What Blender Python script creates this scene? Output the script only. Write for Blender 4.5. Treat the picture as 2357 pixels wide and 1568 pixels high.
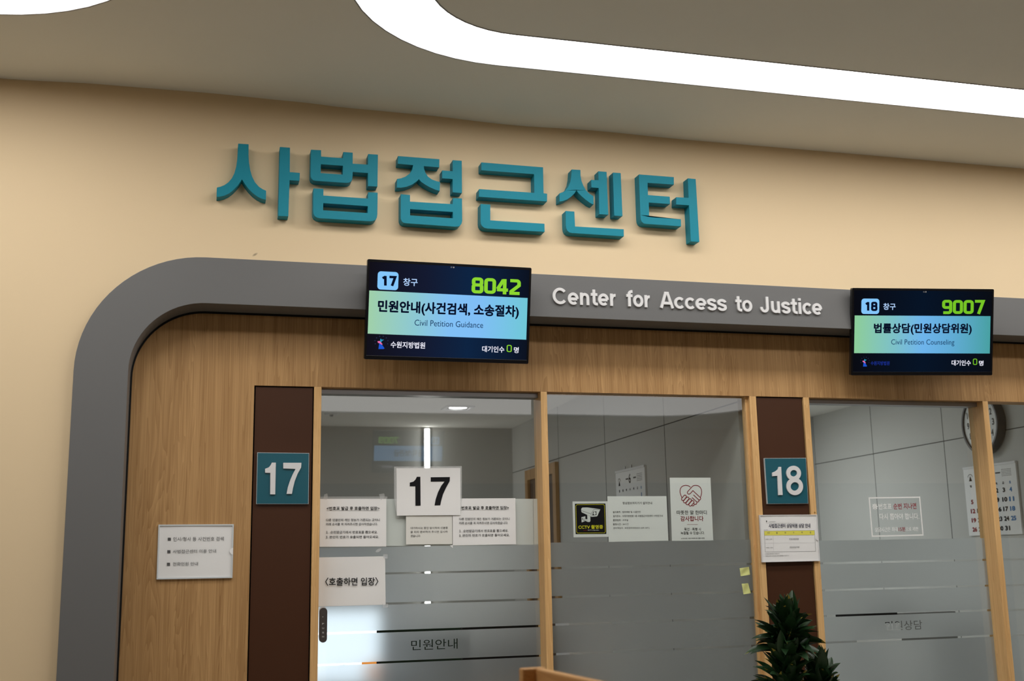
import bpy, bmesh, math, random
from mathutils import Vector, Matrix
from mathutils.geometry import tessellate_polygon, delaunay_2d_cdt, interpolate_bezier

for o in list(bpy.data.objects):
    bpy.data.objects.remove(o)
SC = bpy.context.scene
COL = SC.collection
random.seed(7)

# ------------------------------------------------------------------ camera
IMG_W, IMG_H = 2357.0, 1568.0
FPX, PITCH, YAW, ROLL = 2584.63, 0.188968, 0.270389, -0.0181702
EYE = Vector((0.0, -5.0, 1.55))
_fw = Vector((math.sin(YAW) * math.cos(PITCH), math.cos(YAW) * math.cos(PITCH), math.sin(PITCH)))
_r0 = Vector((math.cos(YAW), -math.sin(YAW), 0.0))
_u0 = _r0.cross(_fw)
CAM_R = math.cos(ROLL) * _r0 + math.sin(ROLL) * _u0
CAM_U = -math.sin(ROLL) * _r0 + math.cos(ROLL) * _u0
CAM_F = _fw
cam = bpy.data.cameras.new('camera')
cam.sensor_fit = 'HORIZONTAL'
cam.sensor_width = 36.0
cam.lens = FPX * 36.0 / IMG_W
cam.clip_start = 0.05
cam.clip_end = 100
cam.dof.use_dof = True
cam.dof.focus_distance = 5.1
cam.dof.aperture_fstop = 3.2
cam_o = bpy.data.objects.new('camera', cam)
COL.objects.link(cam_o)
cam_o.matrix_world = Matrix(((CAM_R.x, CAM_U.x, -CAM_F.x, EYE.x), (CAM_R.y, CAM_U.y, -CAM_F.y, EYE.y),
                             (CAM_R.z, CAM_U.z, -CAM_F.z, EYE.z), (0, 0, 0, 1)))
SC.camera = cam_o

# ------------------------------------------------------------------ world, exposure, light levels
wd = bpy.data.worlds.new('world')
SC.world = wd
wd.use_nodes = True
wd.node_tree.nodes['Background'].inputs[0].default_value = (0.9, 0.95, 1.0, 1)
wd.node_tree.nodes['Background'].inputs[1].default_value = 0.02
SC.view_settings.view_transform = 'Standard'
SC.view_settings.look = 'None'
SC.view_settings.gamma = 1.0
SC.view_settings.use_curve_mapping = False
SC.view_settings.exposure = 0.0
STRIP_LIGHT = 10.5        # radiance of the curved ceiling light strips
PANEL_LIGHT = 2.8        # radiance of the wide luminous ceiling panel behind the camera


def area_lamp(name, loc, sx, sy, power, color=(1, 1, 1), rot=(0, 0, 0)):
    l = bpy.data.lights.new(name, 'AREA')
    l.shape = 'RECTANGLE'
    l.size, l.size_y, l.energy, l.color = sx, sy, power, color
    o = bpy.data.objects.new(name, l)
    COL.objects.link(o)
    o.location, o.rotation_euler = loc, rot
    return o


# area lamps added to brighten the two offices, unseen behind the header
area_lamp('office_fill_a', (0.5, 2.2, 2.67), 0.9, 0.6, 21, (0.98, 0.99, 1.0))
area_lamp('office_fill_b', (3.45, 2.85, 2.67), 1.0, 1.0, 31, (0.96, 0.98, 1.0))

# ------------------------------------------------------------------ materials
def lin(r, g, b):
    def f(c):
        c /= 255.0
        return c / 12.92 if c <= 0.04045 else ((c + 0.055) / 1.055) ** 2.4
    return (f(r), f(g), f(b), 1.0)


def new_mat(name):
    m = bpy.data.materials.new(name)
    m.use_nodes = True
    nt = m.node_tree
    nt.nodes.clear()
    out = nt.nodes.new('ShaderNodeOutputMaterial')
    return m, nt, out


def plain(name, col, rough=0.6, spec=0.3, metal=0.0, noise=0.0, nscale=40.0, coat=0.0, bump=0.0, bscale=300.0):
    m, nt, out = new_mat(name)
    b = nt.nodes.new('ShaderNodeBsdfPrincipled')
    b.inputs['Base Color'].default_value = col
    b.inputs['Roughness'].default_value = rough
    b.inputs['Specular IOR Level'].default_value = spec
    b.inputs['Metallic'].default_value = metal
    b.inputs['Coat Weight'].default_value = coat
    nt.links.new(b.outputs[0], out.inputs[0])
    if noise or bump:
        tc = nt.nodes.new('ShaderNodeTexCoord')
    if noise:
        n = nt.nodes.new('ShaderNodeTexNoise')
        n.inputs['Scale'].default_value = nscale
        n.inputs['Detail'].default_value = 4
        nt.links.new(tc.outputs['Object'], n.inputs['Vector'])
        mx = nt.nodes.new('ShaderNodeMix')
        mx.data_type = 'RGBA'
        mx.inputs['A'].default_value = tuple(c * (1 - noise) for c in col[:3]) + (1,)
        mx.inputs['B'].default_value = tuple(min(1, c * (1 + noise)) for c in col[:3]) + (1,)
        nt.links.new(n.outputs['Fac'], mx.inputs['Factor'])
        nt.links.new(mx.outputs['Result'], b.inputs['Base Color'])
    if bump:
        n2 = nt.nodes.new('ShaderNodeTexNoise')
        n2.inputs['Scale'].default_value = bscale
        nt.links.new(tc.outputs['Object'], n2.inputs['Vector'])
        bp = nt.nodes.new('ShaderNodeBump')
        bp.inputs['Strength'].default_value = bump
        bp.inputs['Distance'].default_value = 0.002
        nt.links.new(n2.outputs['Fac'], bp.inputs['Height'])
        nt.links.new(bp.outputs[0], b.inputs['Normal'])
    return m


def emit(name, col, strength=1.0):
    m, nt, out = new_mat(name)
    e = nt.nodes.new('ShaderNodeEmission')
    e.inputs[0].default_value = col
    e.inputs[1].default_value = strength
    nt.links.new(e.outputs[0], out.inputs[0])
    return m


def ramp_emit(name, stops, axis='X', lo=0.0, hi=1.0, strength=1.0, blotch=0.0):
    """screen picture: a colour ramp along one local axis of the screen"""
    m, nt, out = new_mat(name)
    tc = nt.nodes.new('ShaderNodeTexCoord')
    sp = nt.nodes.new('ShaderNodeSeparateXYZ')
    mr = nt.nodes.new('ShaderNodeMapRange')
    mr.inputs[1].default_value, mr.inputs[2].default_value = lo, hi
    cr = nt.nodes.new('ShaderNodeValToRGB')
    while len(cr.color_ramp.elements) < len(stops):
        cr.color_ramp.elements.new(0.5)
    for e, (p, c) in zip(cr.color_ramp.elements, stops):
        e.position, e.color = p, c
    em = nt.nodes.new('ShaderNodeEmission')
    em.inputs[1].default_value = strength
    nt.links.new(tc.outputs['Object'], sp.inputs[0])
    nt.links.new(sp.outputs[axis], mr.inputs[0])
    nt.links.new(mr.outputs[0], cr.inputs[0])
    nt.links.new(cr.outputs[0], em.inputs[0])
    nt.links.new(em.outputs[0], out.inputs[0])
    return m


def wood(name, dark, light, axis='Y', scale=1.0, rough=0.5, seed=0.0):
    """oak veneer: fine pores and flame figure stretched along one axis"""
    m, nt, out = new_mat(name)
    b = nt.nodes.new('ShaderNodeBsdfPrincipled')
    b.inputs['Roughness'].default_value = rough
    b.inputs['Specular IOR Level'].default_value = 0.25
    nt.links.new(b.outputs[0], out.inputs[0])
    tc = nt.nodes.new('ShaderNodeTexCoord')

    def mapped(cross, along):
        mp = nt.nodes.new('ShaderNodeMapping')
        s = [cross * scale] * 3
        s['XYZ'.index(axis)] = along * scale
        mp.inputs['Scale'].default_value = s
        mp.inputs['Location'].default_value = (seed, seed * 1.7, seed * 0.6)
        nt.links.new(tc.outputs['Object'], mp.inputs['Vector'])
        return mp
    big = nt.nodes.new('ShaderNodeTexNoise')
    big.inputs['Scale'].default_value = 1.0
    big.inputs['Detail'].default_value = 3
    big.inputs['Distortion'].default_value = 0.6
    nt.links.new(mapped(9.0, 0.35).outputs[0], big.inputs['Vector'])
    # flame figure: contour lines of the broad noise
    mul = nt.nodes.new('ShaderNodeMath')
    mul.operation = 'MULTIPLY'
    mul.inputs[1].default_value = 34.0
    nt.links.new(big.outputs['Fac'], mul.inputs[0])
    frac = nt.nodes.new('ShaderNodeMath')
    frac.operation = 'FRACT'
    nt.links.new(mul.outputs[0], frac.inputs[0])
    fine = nt.nodes.new('ShaderNodeTexNoise')
    fine.inputs['Scale'].default_value = 1.0
    fine.inputs['Detail'].default_value = 3
    nt.links.new(mapped(190.0, 2.2).outputs[0], fine.inputs['Vector'])
    mid = nt.nodes.new('ShaderNodeTexNoise')
    mid.inputs['Scale'].default_value = 1.0
    mid.inputs['Detail'].default_value = 2
    nt.links.new(mapped(26.0, 0.8).outputs[0], mid.inputs['Vector'])

    def math_node(op, a, bb):
        n = nt.nodes.new('ShaderNodeMath')
        n.operation = op
        for i, v in enumerate((a, bb)):
            if isinstance(v, (int, float)):
                n.inputs[i].default_value = v
            else:
                nt.links.new(v, n.inputs[i])
        return n.outputs[0]
    t = math_node('ADD', math_node('MULTIPLY', frac.outputs[0], 0.20), math_node('MULTIPLY', fine.outputs['Fac'], 0.62))
    t = math_node('ADD', t, math_node('MULTIPLY', mid.outputs['Fac'], 0.6))
    mr = nt.nodes.new('ShaderNodeMapRange')
    mr.inputs[1].default_value, mr.inputs[2].default_value = 0.36, 0.98
    nt.links.new(t, mr.inputs[0])
    mx = nt.nodes.new('ShaderNodeMix')
    mx.data_type = 'RGBA'
    mx.inputs['A'].default_value = dark
    mx.inputs['B'].default_value = light
    nt.links.new(mr.outputs[0], mx.inputs['Factor'])
    nt.links.new(mx.outputs['Result'], b.inputs['Base Color'])
    return m


def glass_mat(name, tint=(0.95, 0.97, 0.96, 1), boost=1.9):
    """clear float glass: straight-through light plus a Fresnel mirror on the outer faces"""
    m, nt, out = new_mat(name)
    geo = nt.nodes.new('ShaderNodeNewGeometry')
    dot = nt.nodes.new('ShaderNodeVectorMath')
    dot.operation = 'DOT_PRODUCT'
    nt.links.new(geo.outputs['Normal'], dot.inputs[0])
    nt.links.new(geo.outputs['Incoming'], dot.inputs[1])

    def mth(op, a, b):
        n = nt.nodes.new('ShaderNodeMath')
        n.operation = op
        n.use_clamp = op != 'POWER'
        for i, v in enumerate((a, b)):
            if isinstance(v, (int, float)):
                n.inputs[i].default_value = v
            else:
                nt.links.new(v, n.inputs[i])
        return n.outputs[0]
    ab = nt.nodes.new('ShaderNodeMath')
    ab.operation = 'ABSOLUTE'
    nt.links.new(dot.outputs['Value'], ab.inputs[0])
    p5 = mth('POWER', mth('SUBTRACT', 1.0, ab.outputs[0]), 5.0)
    f = mth('ADD', mth('MULTIPLY', p5, 0.96), 0.04)
    f = mth('MULTIPLY', f, boost) if False else mth('MULTIPLY', f, min(boost, 1.9))
    f = mth('MULTIPLY', f, mth('SUBTRACT', 1.0, geo.outputs['Backfacing']))
    tr = nt.nodes.new('ShaderNodeBsdfTransparent')
    tr.inputs[0].default_value = tint
    gl = nt.nodes.new('ShaderNodeBsdfGlossy')
    gl.inputs['Roughness'].default_value = 0.0
    mix = nt.nodes.new('ShaderNodeMixShader')
    nt.links.new(f, mix.inputs[0])
    nt.links.new(tr.outputs[0], mix.inputs[1])
    nt.links.new(gl.outputs[0], mix.inputs[2])
    nt.links.new(mix.outputs[0], out.inputs[0])
    return m


def film_mat(name):
    """etched window film: scatters the light that comes through, a faint grain on top"""
    m, nt, out = new_mat(name)
    tc = nt.nodes.new('ShaderNodeTexCoord')
    n = nt.nodes.new('ShaderNodeTexNoise')
    n.inputs['Scale'].default_value = 260
    n.inputs['Detail'].default_value = 2
    nt.links.new(tc.outputs['Object'], n.inputs['Vector'])
    mx = nt.nodes.new('ShaderNodeMix')
    mx.data_type = 'RGBA'
    mx.inputs['A'].default_value = (0.58, 0.60, 0.61, 1)
    mx.inputs['B'].default_value = (0.70, 0.72, 0.74, 1)
    nt.links.new(n.outputs['Fac'], mx.inputs['Factor'])
    t = nt.nodes.new('ShaderNodeBsdfTranslucent')
    nt.links.new(mx.outputs['Result'], t.inputs[0])
    r = nt.nodes.new('ShaderNodeBsdfRefraction')
    r.inputs['IOR'].default_value = 1.4
    r.inputs['Roughness'].default_value = 0.62
    r.inputs[0].default_value = (0.94, 0.96, 0.97, 1)
    d = nt.nodes.new('ShaderNodeBsdfDiffuse')
    d.inputs[0].default_value = (0.5, 0.5, 0.5, 1)
    m1 = nt.nodes.new('ShaderNodeMixShader')
    m1.inputs[0].default_value = 0.5
    nt.links.new(t.outputs[0], m1.inputs[1])
    nt.links.new(r.outputs[0], m1.inputs[2])
    m2 = nt.nodes.new('ShaderNodeMixShader')
    m2.inputs[0].default_value = 0.08
    nt.links.new(m1.outputs[0], m2.inputs[1])
    nt.links.new(d.outputs[0], m2.inputs[2])
    nt.links.new(m2.outputs[0], out.inputs[0])
    return m


def thin_plastic(name, alpha=0.25, col=(0.85, 0.86, 0.86, 1)):
    m, nt, out = new_mat(name)
    tr = nt.nodes.new('ShaderNodeBsdfTransparent')
    b = nt.nodes.new('ShaderNodeBsdfPrincipled')
    b.inputs['Base Color'].default_value = col
    b.inputs['Roughness'].default_value = 0.25
    mix = nt.nodes.new('ShaderNodeMixShader')
    mix.inputs[0].default_value = alpha
    nt.links.new(tr.outputs[0], mix.inputs[1])
    nt.links.new(b.outputs[0], mix.inputs[2])
    nt.links.new(mix.outputs[0], out.inputs[0])
    return m


def wall_mat():
    m, nt, out = new_mat('beige_paint')
    b = nt.nodes.new('ShaderNodeBsdfPrincipled')
    b.inputs['Roughness'].default_value = 0.75
    b.inputs['Specular IOR Level'].default_value = 0.15
    nt.links.new(b.outputs[0], out.inputs[0])
    tc = nt.nodes.new('ShaderNodeTexCoord')
    n = nt.nodes.new('ShaderNodeTexNoise')
    n.inputs['Scale'].default_value = 1.3
    n.inputs['Detail'].default_value = 5
    nt.links.new(tc.outputs['Object'], n.inputs['Vector'])
    mx = nt.nodes.new('ShaderNodeMix')
    mx.data_type = 'RGBA'
    mx.inputs['A'].default_value = (0.74, 0.585, 0.38, 1)
    mx.inputs['B'].default_value = (0.775, 0.615, 0.40, 1)
    nt.links.new(n.outputs['Fac'], mx.inputs['Factor'])
    # one small scuff above the grey arch
    mp = nt.nodes.new('ShaderNodeMapping')
    mp.vector_type = 'TEXTURE'
    mp.inputs['Location'].default_value = (0.190, 1.297, 0.0)
    mp.inputs['Rotation'].default_value = (0, 0, 0.6)
    mp.inputs['Scale'].default_value = (0.013, 0.005, 1.0)
    nt.links.new(tc.outputs['Object'], mp.inputs['Vector'])
    ln = nt.nodes.new('ShaderNodeVectorMath')
    ln.operation = 'LENGTH'
    nt.links.new(mp.outputs[0], ln.inputs[0])
    mr = nt.nodes.new('ShaderNodeMapRange')
    mr.inputs[1].default_value, mr.inputs[2].default_value = 0.4, 1.2
    mr.inputs[3].default_value, mr.inputs[4].default_value = 0.6, 0.0
    nt.links.new(ln.outputs['Value'], mr.inputs[0])
    mx2 = nt.nodes.new('ShaderNodeMix')
    mx2.data_type = 'RGBA'
    mx2.inputs['B'].default_value = (0.12, 0.09, 0.06, 1)
    nt.links.new(mr.outputs[0], mx2.inputs['Factor'])
    nt.links.new(mx.outputs['Result'], mx2.inputs['A'])
    nt.links.new(mx2.outputs['Result'], b.inputs['Base Color'])
    return m


M = {}
M['wall'] = wall_mat()
M['ceiling'] = plain('ceiling_paint', (0.80, 0.80, 0.76, 1), 0.85, 0.1, noise=0.02, nscale=2)
M['floor'] = plain('stone_floor', (0.36, 0.33, 0.27, 1), 0.45, 0.3, noise=0.12, nscale=9)
M['strip'] = emit('light_diffuser', (1.0, 0.975, 0.94, 1), STRIP_LIGHT)
M['panel_light'] = emit('luminous_ceiling', (1.0, 0.98, 0.96, 1), PANEL_LIGHT)
M['trim_metal'] = plain('lamp_trim', (0.25, 0.25, 0.26, 1), 0.5, 0.4)
M['grey'] = plain('grey_paint', (0.146, 0.147, 0.148, 1), 0.42, 0.3, noise=0.02, nscale=5)
M['black'] = plain('black_matte', (0.01, 0.01, 0.01, 1), 0.7, 0.2)
M['wood'] = wood('oak_veneer', (0.265, 0.134, 0.046, 1), (0.545, 0.330, 0.146, 1))
M['wood_post'] = wood('oak_post', (0.53, 0.285, 0.105, 1), (0.80, 0.52, 0.24, 1), scale=1.6, seed=3.0)
M['wood_warm'] = wood('beech_board', (0.40, 0.19, 0.06, 1), (0.62, 0.36, 0.15, 1), axis='X', scale=0.7, seed=9.0, rough=0.45)
M['wood_dark'] = wood('brown_door_wood', (0.06, 0.035, 0.018, 1), (0.10, 0.055, 0.03, 1), seed=5.0)
M['brown'] = plain('brown_panel', (0.060, 0.0225, 0.0100, 1), 0.4, 0.3, noise=0.06, nscale=3)
M['teal'] = plain('teal_paint', (0.012, 0.235, 0.325, 1), 0.5, 0.15, noise=0.03, nscale=3)
M['plate'] = plain('teal_plate', (0.013, 0.100, 0.138, 1), 0.3, 0.45)
M['white_letter'] = plain('white_acrylic', (0.70, 0.70, 0.71, 1), 0.45, 0.3)
M['plate_edge'] = plain('clear_acrylic_edge', (0.62, 0.66, 0.68, 1), 0.2, 0.5)
M['paper'] = plain('white_paper', (0.84, 0.84, 0.84, 1), 0.8, 0.1)
M['paper_warm'] = plain('cream_paper', (0.76, 0.76, 0.72, 1), 0.8, 0.1)
M['ink'] = plain('black_ink', (0.012, 0.012, 0.014, 1), 0.7, 0.1)
M['ink_grey'] = plain('grey_ink', (0.12, 0.12, 0.12, 1), 0.7, 0.1)
M['ink_red'] = plain('red_ink', (0.26, 0.02, 0.03, 1), 0.7, 0.1)
M['ink_navy'] = plain('navy_ink', (0.02, 0.02, 0.06, 1), 0.7, 0.1)
M['ink_blue'] = plain('blue_ink', (0.06, 0.20, 0.45, 1), 0.7, 0.1)
M['ink_yellow'] = plain('yellow_ink', (0.78, 0.72, 0.03, 1), 0.7, 0.1)
M['decal_white'] = plain('white_vinyl', (0.78, 0.79, 0.78, 1), 0.6, 0.1)
M['sticky'] = plain('yellow_note', (0.70, 0.74, 0.30, 1), 0.8, 0.1)
M['acrylic'] = thin_plastic('clear_acrylic', 0.06)
M['sleeve'] = thin_plastic('plastic_sleeve', 0.25)
M['tape'] = thin_plastic('sticky_tape', 0.32, (0.75, 0.76, 0.77, 1))
M['tv_black'] = plain('black_plastic', (0.006, 0.006, 0.007, 1), 0.22, 0.4)
M['steel'] = plain('steel', (0.35, 0.35, 0.36, 1), 0.35, 0.5, metal=0.8)
M['push'] = plain('dark_push_plate', (0.07, 0.065, 0.065, 1), 0.45, 0.4)
M['glass'] = glass_mat('clear_glass')
M['film'] = film_mat('frosted_film')
M['room_wall'] = plain('office_wall_panel', (0.52, 0.52, 0.50, 1), 0.7, 0.15)
M['room_ceiling'] = plain('office_ceiling', (0.74, 0.73, 0.70, 1), 0.85, 0.1)
M['joint'] = plain('dark_joint', (0.06, 0.06, 0.06, 1), 0.8, 0.1)
M['leaf'] = plain('dark_leaf', (0.012, 0.040, 0.012, 1), 0.38, 0.45, noise=0.5, nscale=14)
M['leaf_tip'] = plain('yellow_leaf_tip', (0.30, 0.24, 0.04, 1), 0.5, 0.3)
M['stem'] = plain('plant_stem', (0.10, 0.08, 0.04, 1), 0.8, 0.1)
M['soil'] = plain('potting_soil', (0.03, 0.02, 0.012, 1), 0.95, 0.05, noise=0.4, nscale=60)
M['pot'] = plain('white_pot', (0.7, 0.7, 0.68, 1), 0.3, 0.4)
M['clock_rim'] = plain('clock_rim', (0.055, 0.057, 0.06, 1), 0.4, 0.4)
M['clock_face'] = plain('clock_face', (0.80, 0.82, 0.82, 1), 0.6, 0.2)
M['led'] = emit('led_tube', (1.0, 0.97, 0.92, 1), 9.0)
M['downlight'] = emit('downlight', (1, 0.98, 0.95, 1), 8.0)


# ------------------------------------------------------------------ geometry helpers
def ray(px, py):
    return CAM_F * FPX + CAM_R * (px - IMG_W / 2) - CAM_U * (py - IMG_H / 2)


class Frame:
    """a plane in the place: local x runs right, y up, z out of the plane towards the lobby"""
    def __init__(self, o, x=(1, 0, 0), y=(0, 0, 1)):
        self.o = Vector(o)
        self.x = Vector(x).normalized()
        y = Vector(y)
        self.y = (y - self.x * y.dot(self.x)).normalized()
        self.z = self.x.cross(self.y)

    def uv(self, px, py):
        d = ray(px, py)
        t = (self.o - EYE).dot(self.z) / d.dot(self.z)
        p = EYE + d * t - self.o
        return (p.dot(self.x), p.dot(self.y))

    def world(self, u, v, w=0.0):
        return self.o + self.x * u + self.y * v + self.z * w

    def matrix(self):
        a, b, c, o = self.x, self.y, self.z, self.o
        return Matrix(((a.x, b.x, c.x, o.x), (a.y, b.y, c.y, o.y), (a.z, b.z, c.z, o.z), (0, 0, 0, 1)))

    def at(self, px, py):
        """the same plane with its origin moved to what is seen at this spot"""
        u, v = self.uv(px, py)
        return Frame(self.world(u, v), self.x, self.y)


def facade(depth):
    return Frame((0, depth - 5.0, EYE.z))


class Crop:
    """turns positions read off an enlarged crop into photo positions"""
    def __init__(self, ox, oy, s):
        self.ox, self.oy, self.s = ox, oy, s

    def __call__(self, x, y):
        return (self.ox + x / self.s, self.oy + y / self.s)


class MB:
    def __init__(self):
        self.v, self.f = [], []

    def add(self, verts, faces):
        n = len(self.v)
        self.v += [tuple(p) for p in verts]
        self.f += [[i + n for i in f] for f in faces]

    def box(self, lo, hi):
        x0, y0, z0 = lo
        x1, y1, z1 = hi
        self.add([(x0, y0, z0), (x1, y0, z0), (x1, y1, z0), (x0, y1, z0), (x0, y0, z1), (x1, y0, z1), (x1, y1, z1), (x0, y1, z1)],
                 [(0, 3, 2, 1), (4, 5, 6, 7), (0, 1, 5, 4), (1, 2, 6, 5), (2, 3, 7, 6), (3, 0, 4, 7)])

    def poly(self, loops, z):
        """flat filled polygon (first loop outer, others holes) at local height z, facing +z"""
        pts = [Vector((p[0], p[1], 0)) for l in loops for p in l]
        tris = tessellate_polygon([[Vector((p[0], p[1], 0)) for p in l] for l in loops])
        fs = []
        for t in tris:
            a, b, c = (pts[i] for i in t)
            fs.append(t if (b - a).cross(c - a).z > 0 else (t[0], t[2], t[1]))
        self.add([(p.x, p.y, z) for p in pts], fs)

    def prism(self, loops, z0, z1):
        """solid with front face at z1 and back face at z0"""
        pts = [p for l in loops for p in l]
        n = len(pts)
        tris = tessellate_polygon([[Vector((p[0], p[1], 0)) for p in l] for l in loops])
        fs = []
        for t in tris:
            a, b, c = (Vector((pts[i][0], pts[i][1], 0)) for i in t)
            up = (b - a).cross(c - a).z > 0
            f = tuple(t) if up else (t[0], t[2], t[1])
            fs.append(tuple(i + n for i in f))
            fs.append((f[0], f[2], f[1]))
        k = 0
        for li, l in enumerate(loops):
            area = sum(l[i][0] * l[(i + 1) % len(l)][1] - l[(i + 1) % len(l)][0] * l[i][1] for i in range(len(l)))
            ccw = (area > 0) == (li == 0)
            for i in range(len(l)):
                a, b = k + i, k + (i + 1) % len(l)
                fs.append((a, b, b + n, a + n) if ccw else (b, a, a + n, b + n))
            k += len(l)
        self.add([(p[0], p[1], z0) for p in pts] + [(p[0], p[1], z1) for p in pts], fs)

    def stroke(self, pts, w, z0, z1=None, closed=False):
        """ribbon of width w along a path; solid from z0 to z1 when z1 is given"""
        n = len(pts)
        L, R = [], []
        for i in range(n):
            p = Vector(pts[i])
            if closed:
                a, b = Vector(pts[i - 1]), Vector(pts[(i + 1) % n])
            else:
                a, b = Vector(pts[max(i - 1, 0)]), Vector(pts[min(i + 1, n - 1)])
            d1 = (p - a).normalized() if (p - a).length > 1e-9 else (b - p).normalized()
            d2 = (b - p).normalized() if (b - p).length > 1e-9 else d1
            n1, n2 = Vector((-d1.y, d1.x)), Vector((-d2.y, d2.x))
            m = n1 + n2
            m = m.normalized() if m.length > 1e-6 else n1
            k = min(1.0 / max(m.dot(n1), 0.35), 2.6)
            L.append(p + m * (w / 2 * k))
            R.append(p - m * (w / 2 * k))
        m = n if closed else n - 1
        if z1 is None:
            self.add([(q.x, q.y, z0) for q in R] + [(q.x, q.y, z0) for q in L],
                     [(i, (i + 1) % n, n + (i + 1) % n, n + i) for i in range(m)])
            return
        vs = [(q.x, q.y, z) for z in (z0, z1) for q in R + L]
        fs = []
        for i in range(m):
            j = (i + 1) % n
            fs.append((2 * n + i, 2 * n + j, 3 * n + j, 3 * n + i))
            fs.append((i, n + i, n + j, j))
            fs.append((i, j, 2 * n + j, 2 * n + i))
            fs.append((n + j, n + i, 3 * n + i, 3 * n + j))
        if not closed:
            fs.append((n, 0, 2 * n, 3 * n))
            fs.append((n - 1, 2 * n - 1, 4 * n - 1, 3 * n - 1))
        self.add(vs, fs)

    def tube(self, pts, r, seg=8, r1=None):
        r1 = r if r1 is None else r1
        rings = []
        for i, p in enumerate(pts):
            p = Vector(p)
            d = (Vector(pts[min(i + 1, len(pts) - 1)]) - Vector(pts[max(i - 1, 0)])).normalized()
            a = d.orthogonal().normalized()
            b = d.cross(a)
            rr = r + (r1 - r) * i / max(1, len(pts) - 1)
            rings.append([p + (a * math.cos(2 * math.pi * k / seg) + b * math.sin(2 * math.pi * k / seg)) * rr for k in range(seg)])
        vs = [q for ring in rings for q in ring]
        fs = []
        for i in range(len(pts) - 1):
            for k in range(seg):
                fs.append((i * seg + k, i * seg + (k + 1) % seg, (i + 1) * seg + (k + 1) % seg, (i + 1) * seg + k))
        fs.append(tuple(range(seg))[::-1])
        fs.append(tuple((len(pts) - 1) * seg + k for k in range(seg)))
        self.add(vs, fs)

    def lathe(self, prof, seg=32, axis='Z'):
        vs, fs = [], []
        for (r, h) in prof:
            for k in range(seg):
                a = 2 * math.pi * k / seg
                vs.append((r * math.cos(a), r * math.sin(a), h))
        for i in range(len(prof) - 1):
            for k in range(seg):
                fs.append((i * seg + k, i * seg + (k + 1) % seg, (i + 1) * seg + (k + 1) % seg, (i + 1) * seg + k))
        self.add(vs, fs)

    def build(self, name, mat, parent=None, frame=None, smooth=False, bevel=0.0):
        me = bpy.data.meshes.new(name)
        me.from_pydata(self.v, [], self.f)
        me.validate()
        me.update()
        if smooth:
            for p in me.polygons:
                p.use_smooth = True
        for mm in (mat if isinstance(mat, (list, tuple)) else [mat]):
            me.materials.append(mm)
        o = bpy.data.objects.new(name, me)
        COL.objects.link(o)
        if parent is not None:
            o.parent = parent
        elif frame is not None:
            o.matrix_world = frame.matrix()
        if bevel:
            bv = o.modifiers.new('bevel', 'BEVEL')
            bv.width, bv.segments, bv.limit_method = bevel, 2, 'ANGLE'
        return o


def tag(o, label, cat, group=None):
    o['label'] = label
    o['category'] = cat
    if group:
        o['group'] = group
    return o


def thing(name, label, cat, frame=None, loc=None, group=None):
    o = bpy.data.objects.new(name, None)
    COL.objects.link(o)
    o.empty_display_size = 0.05
    if frame is not None:
        o.matrix_world = frame.matrix()
    elif loc is not None:
        o.location = loc
    return tag(o, label, cat, group)


def struct(o):
    o['kind'] = 'structure'
    return o


def arc(cx, cy, rx, ry, a0, a1, n=14):
    return [(cx + rx * math.cos(math.radians(a0 + (a1 - a0) * i / n)), cy + ry * math.sin(math.radians(a0 + (a1 - a0) * i / n))) for i in range(n + 1)]


def ring(cx, cy, rx, ry, n=28):
    return [(cx + rx * math.cos(2 * math.pi * i / n), cy + ry * math.sin(2 * math.pi * i / n)) for i in range(n)]


def rrect(x0, y0, x1, y1, r, n=6):
    return (arc(x1 - r, y1 - r, r, r, 0, 90, n) + arc(x0 + r, y1 - r, r, r, 90, 180, n)
            + arc(x0 + r, y0 + r, r, r, 180, 270, n) + arc(x1 - r, y0 + r, r, r, 270, 360, n))


# ------------------------------------------------------------------ lettering
_glyphs = {}


def text_geo(body):
    if body not in _glyphs:
        c = bpy.data.curves.new('tmp', 'FONT')
        c.body, c.size, c.resolution_u = body, 1.0, 3
        o = bpy.data.objects.new('tmp', c)
        me = o.to_mesh()
        vs = [(v.co.x, v.co.y) for v in me.vertices]
        fs = [tuple(p.vertices) for p in me.polygons]
        o.to_mesh_clear()
        bpy.data.objects.remove(o)
        bpy.data.curves.remove(c)
        xs, ys = [p[0] for p in vs], [p[1] for p in vs]
        _glyphs[body] = (vs, fs, min(xs), max(xs), min(ys), max(ys))
    return _glyphs[body]


def glyph_loops(body):
    c = bpy.data.curves.new('tmp', 'FONT')
    c.body, c.size = body, 1.0
    o = bpy.data.objects.new('tmp', c)
    cu = o.to_curve(bpy.context.evaluated_depsgraph_get())
    loops = []
    for sp in cu.splines:
        bp, l = sp.bezier_points, []
        for i in range(len(bp)):
            a, b = bp[i], bp[(i + 1) % len(bp)]
            straight = a.handle_right_type == 'VECTOR' and b.handle_left_type == 'VECTOR'
            l += [(q.x, q.y) for q in interpolate_bezier(a.co, a.handle_right, b.handle_left, b.co, 2 if straight else 6)[:-1]]
        loops.append(l)
    bpy.data.objects.remove(o)
    return loops


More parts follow.
